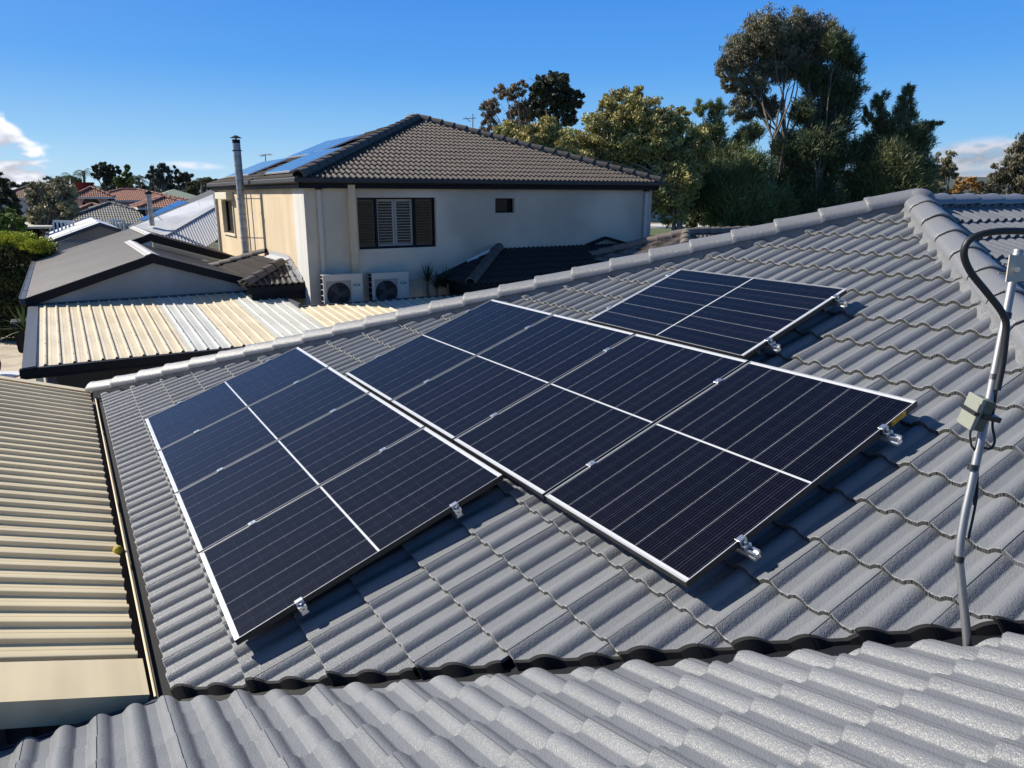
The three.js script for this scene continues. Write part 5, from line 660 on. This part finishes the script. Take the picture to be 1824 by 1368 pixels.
spiky('yucca', 'spiky leaved plant in front of the dark lower roof corner', 'plant', onZ(798, 506, -8.5), 40, 0.55, 0.015, [0.028, 0.042, 0.016], yg);
spiky('cycad', 'green feathery cycad beside the blue grey carport edge at left', 'plant', onZ(42, 572, -20).setY(0.75), 34, 1.0, 0.03, [0.06, 0.12, 0.02], null, 0.05);

// ---------------------------------------------------------------- roofs beyond
function hipHouse(name, label, o3) { // eaves rectangle turned with the street; o3: {c:[x,z], w, d, ey, t (pitch tangent), mats, wall}
  const { c, w, d, ey, t, m, cap, wall } = o3, o = thing(name, label, 'house', [c[0], 0, c[1]], null, o3.ry ?? 0); o.updateMatrixWorld();
  const half = Math.min(w, d) / 2, ry = ey + half * t, ax = w > d ? w / 2 - half : 0, az = d > w ? d / 2 - half : 0, E = [[-w / 2, d / 2], [w / 2, d / 2], [w / 2, -d / 2], [-w / 2, -d / 2]].map(([x, z]) => V3(x, ey, z)), R0 = V3(-ax, ry, az), R1 = V3(ax, ry, -az);
  const faces = [[E[0], E[1], ax ? R1 : R0, R0], [E[1], E[2], R1, ax ? R1 : R0], [E[2], E[3], ax ? R0 : R1, R1], [E[3], E[0], R0, ax ? R0 : R1]];
  mesh('wall', boxUV(boxG(w - 0.9, ey - 0.1, d - 0.9, 0, (ey - 0.1) / 2, 0)), wall, o);
  mesh('gutter', merge([boxG(w + 0.1, 0.13, 0.1, 0, ey - 0.06, d / 2), boxG(w + 0.1, 0.13, 0.1, 0, ey - 0.06, -d / 2), boxG(0.1, 0.13, d, w / 2, ey - 0.06, 0), boxG(0.1, 0.13, d, -w / 2, ey - 0.06, 0)]), o3.gut ?? offWhite, o);
  if (o3.smooth) mesh('roof', merge(faces.map((q) => slab(q.filter((p, i) => !i || p.distanceTo(q[i - 1]) > 1e-4), 0.06, V3(0, -1, 0)))), m, o);
  else {
    const pr = tileProto(0.3, 0.33, 0.045, 6, 0.028, false), list = [];
    for (const q of faces) { const pts = q.filter((p, i) => !i || p.distanceTo(q[i - 1]) > 1e-4), U = q[1].clone().sub(q[0]).normalize(), N0 = U.clone().cross(pts[2].clone().sub(pts[0])).normalize(); if (N0.y < 0) N0.negate(); const Vv = N0.clone().cross(U).normalize(); if (N0.clone().applyQuaternion(o.quaternion).dot(CAM.clone().sub(o.position)) < 0) continue; const uv = pts.map((p) => { const r = p.clone().sub(q[0]); return [r.dot(U), r.dot(Vv)]; }); const reg = uv.map((p, i) => { const n = uv[(i + 1) % uv.length], a = -(n[1] - p[1]), b = n[0] - p[0]; return [a, b, a * p[0] + b * p[1]]; }); reg[0] = [0, 1, -0.03]; const fw = { O: q[0].clone(), U, V: Vv, N: N0, h: 0 }; list.push(...layTiles(pr, fw, reg, 0, -0.03, [0, Math.max(...uv.map((x) => x[0]))], [-0.03, Math.max(...uv.map((x) => x[1]))], 0.003)); }
    mesh('roof', merge([mergeTiles(list), ...faces.map((q) => slab(q.filter((p, i) => !i || p.distanceTo(q[i - 1]) > 1e-4).map((p) => p.clone().setY(p.y - 0.05)), 0.05, V3(0, -1, 0)))]), m, o);
  }
  if (cap) { const hl = [[E[0], R0], [E[1], ax ? R1 : R0], [E[2], R1], [E[3], ax ? R0 : R1], [R0, R1]], cg = []; for (const [a, b] of hl) { const n = Math.round(a.distanceTo(b) / 0.42); for (let i = 0; i < n; i++) cg.push(cyl(a.clone().lerp(b, i / n).add(V3(0, 0.03, 0)), a.clone().lerp(b, (i + 1) / n).add(V3(0, 0.02, 0)), 0.13, 0.11, 7)); } if (cg.length) mesh('ridge_caps', merge(cg), cap, o).userData.kind = 'stuff'; }
  return o;
}
const P2 = (px, py, D) => { const p = at(px, py, D); return [p.x, p.z]; };
const pinkWall = mat(0.62, 0.47, 0.42, 0.9);
{ // red tiled house with an arch
  const A = at(178, 345, 58); const o = hipHouse('red_roof_house', 'pink rendered house with red tiled roofs, an arch and a brick chimney', { c: [at(162, 345, 58).x, A.z - 0.6], w: 2.9, d: 6.4, ey: at(165, 351, 58).y, t: 0.5, m: terra, cap: terraCap, wall: pinkWall });
  const L = (p) => p.sub(o.position), zf = 3.2 - 0.42; 
  const arch = new THREE.Shape(); const ac = L(at(164.5, 366, 55)); const r = 0.64; arch.absarc(ac.x, ac.y, r, 0, Math.PI); arch.lineTo(ac.x - r, ac.y - 1.2); arch.lineTo(ac.x + r, ac.y - 1.2); const ag = new THREE.ExtrudeGeometry(arch, { depth: 0.05, bevelEnabled: false, curveSegments: 16 }); ag.translate(0, 0, zf - 0.02); mesh('arch_opening', ag, glassDark, o); const ring = new THREE.TorusGeometry(r + 0.06, 0.09, 6, 24, Math.PI); ring.translate(ac.x, ac.y, zf + 0.04); mesh('arch_moulding', ring, pinkWall, o);
  const wing = (c, w, d, ey, t) => { const q = hipHouse('tmp', '', { c: [c.x, c.z], w, d, ey, t, m: terra, cap: terraCap, wall: pinkWall }); scene.remove(q); taken.tmp = undefined; for (const ch of [...q.children]) { ch.position.add(q.position).sub(o.position); o.add(ch); } };
  wing(at(232, 350, 63), 8.2, 7.0, at(226, 357, 61).y, 0.25); wing(at(292, 372, 50), 3.6, 6, at(292, 369, 49).y, 0.36); wing(at(104, 372, 52), 3.8, 5, at(100, 379, 51).y, 0.36); wing(at(166, 372, 50), 2.5, 3.0, at(166, 378, 49.5).y, 0.42);
  const cb = L(at(153, 352, 60)), br = mat(0.23, 0.045, 0.035, 0.85, { map: rep(blotchT, 0.5) }), ct = L(at(152.5, 325, 60)).y; const f = new THREE.CylinderGeometry(1.05, 0.62, 0.9, 4, 1); f.rotateY(Math.PI / 4); f.translate(cb.x, ct - 0.45, cb.z); mesh('chimney', merge([boxG(0.9, 1.6, 0.9, cb.x, ct - 1.5, cb.z), f]), br, o);
}
{ const p = at(46, 350, 72); hipHouse('brown_red_house', 'far house with brownish red tiled roof and white lattice at left', { c: [p.x + 0.5, p.z - 2], w: 6.5, d: 8, ey: at(46, 353, 70).y, t: 0.36, m: terraOld, cap: terraOld, wall: offWhite }); }
{ const p = at(28, 342, 95); hipHouse('white_roof_house', 'far house with a small pale metal roof at the left edge', { c: [p.x, p.z], w: 4.2, d: 6, ey: at(28, 344, 93).y, t: 0.35, m: whiteMetal, wall: offWhite, smooth: true }); }
{ const p = at(194, 375, 46); hipHouse('grey_tile_house', 'house with a chequered grey tiled hip roof before the red one', { c: [p.x + 0.3, p.z - 3.0], w: 7.2, d: 7.6, ey: at(180, 402, 43).y, t: 0.34, m: greyTile, cap: greyCap, wall: offWhite }); }
{ const p = at(310, 352, 82); hipHouse('green_roof_house', 'far house with a pale green metal hip roof behind the bare tree', { c: [p.x + 0.3, p.z - 2], w: 6.8, d: 7, ey: at(310, 357, 80).y, t: 0.36, m: mat(0.27, 0.32, 0.24, 0.6), wall: offWhite, smooth: true }); }
{ // white metal roof beside the shed: a bright strip and a ribbed slope towards us, dark roof with panels behind
  const p1 = at(291, 419, 26.5), p2 = at(382, 367, 30), q1 = at(238, 403, 27), q2 = at(379, 346, 32), o = thing('white_metal_house', 'low house with white metal roof and ribbed white slope beside the cream wall', 'house', [p1.x, 0, p1.z]), L = (p) => p.clone().sub(o.position);
  mesh('roof_sheet', slab([q1, p1, p2, q2].map(L), 0.05, V3(0, -1, 0)), whiteMetal, o);
  for (const t of [0.27, 0.52, 0.77]) mesh('sheet_lap', boxBetween(L(q1.clone().lerp(q2, t)).add(V3(0, 0.012, 0)), L(p1.clone().lerp(p2, t)).add(V3(0, 0.012, 0)), 0.03, 0.012), mat(0.6, 0.6, 0.58, 0.5), o);
  mesh('hip_capping', boxBetween(L(p1).add(V3(0, 0.01, 0)), L(p2).add(V3(0, 0.01, 0)), 0.28, 0.03), mat(0.5, 0.51, 0.52, 0.5), o);
  // ribbed slope facing +z, its upper edge the hip
  const d = 0.40, zb = Math.max(p1.z, -23.5) + 0.9, T = []; const dirS = V3(0, -0.37, 0.93).normalize(), len = 2.6; 
  const n = 24, rm = mat(0.74, 0.75, 0.75, 0.45); for (let i = 0; i < n; i++) { const a = L(p1.clone().lerp(p2, (i + 0.1) / n)), b = L(p1.clone().lerp(p2, (i + 0.62) / n)); const N = dirS.clone().cross(b.clone().sub(a)).normalize(); if (N.y < 0) N.negate(); mesh('roof_rib', slab([a, b, b.clone().addScaledVector(dirS, len), a.clone().addScaledVector(dirS, len)].map((p) => p.addScaledVector(N, 0.022)), 0.022, N.clone().negate()), rm, o); }
  mesh('roof_sheet', slab([L(p1), L(p2), L(p2).addScaledVector(dirS, len), L(p1).addScaledVector(dirS, len)], 0.02, V3(0, -1, 0)), mat(0.35, 0.36, 0.37, 0.5), o);
  mesh('wall', boxUV(boxG(3, 2.4, 3, 2.2, 1.2, -4)), offWhite, o);
  const k = [at(226, 404, 29), at(242, 404.5, 29), at(379, 348, 37), at(379, 336, 39), at(300, 372, 36)], o2 = thing('dark_tile_house', 'low dark grey tiled roof carrying a strip of solar panels beyond the white roof', 'house', [k[0].x, 0, k[0].z]), L2 = (p) => p.clone().sub(o2.position);
  mesh('roof', slab(k.map(L2), 0.06, V3(0, -1, 0)), greyCap, o2); mesh('wall', boxUV(boxG(4, 2.2, 4, 3.5, 1.1, -5)), offWhite, o2);
  const s0 = [at(246, 394, 28.2), at(256, 396, 28), at(337, 361.5, 33.5), at(318, 359.5, 33.8)].map((p) => p.add(V3(0, 0.06, 0))); const pm = new THREE.MeshPhysicalMaterial({ color: lin(0.012, 0.018, 0.05), roughness: 0.3, clearcoat: 1, clearcoatRoughness: 0.03 });
  for (let i = 0; i < 3; i++) { const a = i / 3 + 0.005, b = (i + 1) / 3 - 0.005, q = [s0[0].clone().lerp(s0[3], a), s0[1].clone().lerp(s0[2], a), s0[1].clone().lerp(s0[2], b), s0[0].clone().lerp(s0[3], b)], o3 = thing('rooftop_panel', ['nearest', 'middle', 'farthest'][i] + ' solar panel of the strip on the low dark roof behind the thin flue', 'solar panel', q[0].toArray()); mesh('glass', slab(q.map((p) => p.clone().sub(o3.position)), 0.03, V3(0, -1, 0)), pm, o3); mesh('frame', slab(q.map((p, j) => p.clone().sub(o3.position).add(V3(0, -0.004, 0)).multiplyScalar(1.004)), 0.04, V3(0, -1, 0)), frameAlu, o3); }
}
{ const a = at(270, 392, 27), t = at(263, 341, 27), o = thing('flue', 'shorter galvanised flue standing on the white metal roof', 'flue', [a.x, a.y, a.z]), h = t.y - a.y; mesh('pipe', merge([cyl(V3(0, -0.2, 0), V3(0, h * 0.5, 0), 0.09, 0.09, 18), cyl(V3(0, h * 0.5, 0), V3(0, h - 0.1, 0), 0.087, 0.087, 18)]), galv, o); mesh('cap', merge([cyl(V3(0, h - 0.1, 0), V3(0, h - 0.02, 0), 0.12, 0.12, 18), cyl(V3(0, h - 0.02, 0), V3(0, h + 0.03, 0), 0.1, 0.04, 18)]), darkMetal, o); mesh('stay', cyl(V3(0, 0.4, 0), V3(0.35, -0.02, 0.1), 0.012, 0.012, 6), galv, o); }
{ // white pergola with a gable
  const Af = at(177.6, 397, 33), z = Af.z, o = thing('gable_pergola', 'white gabled patio roof with dark frame and clear gable behind the grey shed', 'patio roof', [Af.x, 0, z]), L = (p) => p.sub(o.position), a = L(onZ(177.6, 397, z)), l = L(onZ(84, 431, z)), r = L(onZ(216, 409, z)), back = -11.5, B = (p) => p.clone().add(V3(0, 0, back));
  mesh('roof_sheet', slab([l, a, B(a), B(l)], 0.04, V3(0, -1, 0)), whiteMetal, o); mesh('roof_sheet', slab([a, r, B(r), B(a)], 0.04, V3(0, -1, 0)), whiteMetal, o);
  mesh('sheet_lap', merge([boxBetween(l.clone().lerp(a, 0.0).add(V3(0, 0.012, -1.6)), a.clone().add(V3(0, 0.012, -1.6)), 0.05, 0.012), boxBetween(l.clone().lerp(a, 0.45).add(V3(0, 0.015, 0)), B(l.clone().lerp(a, 0.45)).add(V3(0, 0.015, 0)), 0.03, 0.012)]), mat(0.5, 0.55, 0.6, 0.5), o);
  const bb = (p, q) => slab([p.clone().add(V3(0, 0.02, 0.05)), q.clone().add(V3(0, 0.02, 0.05)), q.clone().add(V3(0, 0.02, -0.02)), p.clone().add(V3(0, 0.02, -0.02))], 0.17, V3(0, -1, 0)); mesh('barge_board', bb(l, a), blueGrey, o); mesh('barge_board', bb(a, r), blueGrey, o);
  mesh('gable_infill', slab([l.clone().add(V3(0.25, -0.12, -0.06)), a.clone().add(V3(0, -0.14, -0.06)), r.clone().add(V3(-0.1, -0.1, -0.06)), V3(r.x - 0.1, l.y - 0.1, -0.06)], 0.02, V3(0, 0, -1)), mat(0.36, 0.31, 0.25, 0.5, { transmission: 0.25, thickness: 0 }), o);
  mesh('king_post', merge([boxBetween(V3(a.x, a.y - 0.15, -0.02), V3(a.x, l.y - 0.1, -0.02), 0.04, 0.04), boxBetween(l.clone().lerp(a, 0.55).add(V3(0, -0.15, -0.02)), V3(a.x - 0.1, l.y - 0.08, -0.02), 0.04, 0.04), boxBetween(V3(l.x + 0.2, l.y - 0.06, -0.02), V3(r.x - 0.1, l.y - 0.06, -0.02), 0.08, 0.1)]), shedWall, o);
  mesh('wall', boxUV(boxG(r.x - l.x - 0.5, 2.3, 0.06, (l.x + r.x) / 2 + 0.15, l.y - 1.3, -0.3)), mat(0.6, 0.62, 0.64, 0.7), o); mesh('gutter', boxG(0.13, 0.14, -back + 0.2, l.x - 0.06, l.y - 0.02, back / 2), blueGrey, o); mesh('post', boxG(0.14, l.y, 0.14, l.x + 0.15, l.y / 2 - 0.05, 0), blueGrey, o);
}
{ const z = at(96, 400, 38).z, o = thing('white_fence_frame', 'white open post and rail frame behind the gabled patio', 'fence', at(95, 405, 38).setY(0).toArray()), L = (p) => p.sub(o.position), g = (n, x0, x1, y0, y1) => { const a = L(onZ(x0, y0, z)), b = L(onZ(x1, y0 + 1, z)); mesh('rail', boxBetween(a, b, 0.08, 0.12), white, o); for (let i = 0; i <= n; i++) { const p = a.clone().lerp(b, i / n); mesh('post', boxG(0.09, p.y, 0.09, p.x, p.y / 2 - 0.06, p.z), white, o); } }; g(5, 94, 130, 394, 410); g(4, 194, 220, 392, 402); }
{ const z = at(60, 402, 40).z, o = thing('flat_carport', 'small flat cream carport roof behind the clipped hedge', 'carport', at(60, 402, 40).setY(0).toArray()), L = (p) => p.sub(o.position), a = L(onZ(30, 404, z)), b = L(onZ(92, 403, z)); mesh('roof_sheet', slab([a, b, b.clone().add(V3(0.3, 0.12, -4)), a.clone().add(V3(0.3, 0.12, -4))], 0.12, V3(0, -1, 0)), mat(0.6, 0.57, 0.48, 0.6), o); mesh('wall', merge([boxG(b.x - a.x - 0.2, 2, 0.05, (a.x + b.x) / 2, a.y - 1.2, -3)]), darkMetal, o); for (const x of [a.x + 0.1, b.x - 0.1]) mesh('post', boxG(0.1, a.y, 0.1, x, a.y / 2 - 0.1, -0.1), offWhite, o); mesh('low_wall', boxG(1.2, 0.9, 0.1, b.x - 0.5, a.y - 1.3, 0.3), offWhite, o); }
{ const o = thing('tan_house', 'pale house with a brown roof glimpsed through the trees at right', 'house', P2(1150, 375, 150).flatMap((v, i) => (i ? [0, v] : [v]))); mesh('wall', boxUV(boxG(12, 3, 8, 0, 1.5, 0)), offWhite, o); mesh('roof', slab([V3(-7, 3, 5), V3(7, 3, 5), V3(6, 5, 0), V3(-6, 5, 0)], 0.1, V3(0, -1, 0)), terraOld, o); }
// antennas
{ const b = V3(12.2, 6.25, -14.6), o = thing('tv_antenna', 'thin television antenna behind the right slope of the brown roof', 'antenna', b.toArray()), L = (x, y) => onZ(x, y, b.z).sub(b); mesh('mast', cyl(V3(0, -0.6, 0).setX(L(842, 235).x), L(842, 203), 0.018), galv, o); mesh('boom', merge([cyl(L(824, 212), L(848, 210), 0.012), cyl(L(828, 208), L(838, 217), 0.01)]), galv, o); for (let i = 0; i < 6; i++) { const p = L(825 + i * 3.4, 212 - i * 0.3); mesh('element', cyl(p.clone().add(V3(0.1, 0.02, -0.22)), p.clone().add(V3(-0.1, -0.02, 0.22)), 0.006), galv, o); } }
{ const b = at(473, 292, 38), o = thing('tv_antenna', 'small far television antenna above the solar panels of the brown roof', 'antenna', b.toArray()), L = (x, y) => at(x, y, 38).sub(b); mesh('mast', cyl(L(473, 330), L(473, 274), 0.025), galv, o); mesh('boom', merge([cyl(L(462, 276), L(484, 275), 0.02), cyl(L(464, 279), L(480, 274), 0.015)]), galv, o); for (let i = 0; i < 6; i++) { const p = L(463 + i * 4, 276); mesh('element', cyl(p.clone().add(V3(0, 0, -0.3)), p.clone().add(V3(0, 0, 0.3)), 0.01), galv, o); } }
// garden things at the far left
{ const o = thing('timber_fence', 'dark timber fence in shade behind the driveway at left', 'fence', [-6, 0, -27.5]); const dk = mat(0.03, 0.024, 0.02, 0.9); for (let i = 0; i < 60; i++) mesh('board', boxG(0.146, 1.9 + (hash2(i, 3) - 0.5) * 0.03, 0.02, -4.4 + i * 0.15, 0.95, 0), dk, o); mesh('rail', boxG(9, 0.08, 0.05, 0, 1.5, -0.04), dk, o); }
{ const p = onY(36, 625, 0), o = thing('wheelie_bin', 'dark wheelie bin with blue grey lid beside the carport edge', 'bin', [-1.95, 0, -20.3]); const s = new THREE.CylinderGeometry(0.4, 0.32, 0.95, 4); s.rotateY(Math.PI / 4); s.translate(0, 0.52, 0); mesh('body', s, darkMetal, o); mesh('lid', rbox(0.62, 0.06, 0.7, 0.02, 0, 1.03, 0), blueGrey, o); mesh('handle', cyl(V3(-0.25, 1.0, -0.38), V3(0.25, 1.0, -0.38), 0.015), darkMetal, o); for (const x of [-0.24, 0.24]) mesh('wheel', cyl(V3(x - 0.025, 0.1, -0.3), V3(x + 0.025, 0.1, -0.3), 0.1, 0.1, 18), black, o); }
{ const p = onY(12, 668, 0.72), o = thing('garden_table', 'pale round garden table by the furled umbrella at the left edge', 'table', [p.x - 0.12, 0, p.z]); mesh('top', (() => { const g = new THREE.LatheGeometry([[0.001, 0.7], [0.4, 0.7], [0.44, 0.715], [0.43, 0.735], [0.38, 0.742], [0.001, 0.745]].map(([a, b]) => new THREE.Vector2(a, b)), 36); return g; })(), mat(0.62, 0.64, 0.72, 0.5), o); mesh('leg', merge([cyl(V3(0, 0.03, 0), V3(0, 0.7, 0), 0.04), cyl(V3(0, 0, 0), V3(0, 0.04, 0), 0.26, 0.2, 24)]), white, o); mesh('rim', (() => { const g = new THREE.TorusGeometry(0.435, 0.018, 8, 40); g.rotateX(Math.PI / 2); g.translate(0, 0.71, 0); return g; })(), mat(0.25, 0.1, 0.16, 0.6), o);
  const u = thing('garden_umbrella', 'furled dark maroon garden umbrella at the left edge', 'umbrella', [p.x - 0.16, 0, p.z - 0.08]); mesh('pole', cyl(V3(0, 0, 0), V3(-0.12, 2.7, 0), 0.022), mat(0.2, 0.12, 0.1, 0.5), u); const T = [], n = 24, rows = [[0.85, 0.07], [1.0, 0.1], [1.5, 0.085], [2.1, 0.06], [2.65, 0.02]]; for (let r = 0; r < rows.length - 1; r++) for (let i = 0; i < n; i++) { const P = (k, [y, R]) => { const a = (k / n) * 6.283, q = R * (1 + 0.3 * Math.cos(8 * a)); return V3(Math.cos(a) * q - 0.045 * y, y, Math.sin(a) * q); }; const q = [P(i, rows[r]), P(i + 1, rows[r]), P(i + 1, rows[r + 1]), P(i, rows[r + 1])]; T.push(q[0], q[1], q[2], q[0], q[2], q[3]); } mesh('canopy', triG(T), mat(0.1, 0.022, 0.045, 0.8), u); mesh('base', cyl(V3(0, 0, 0), V3(0, 0.08, 0), 0.24, 0.2, 20), black, u); }
scene.updateMatrixWorld(true);
renderer.render(scene, camera);
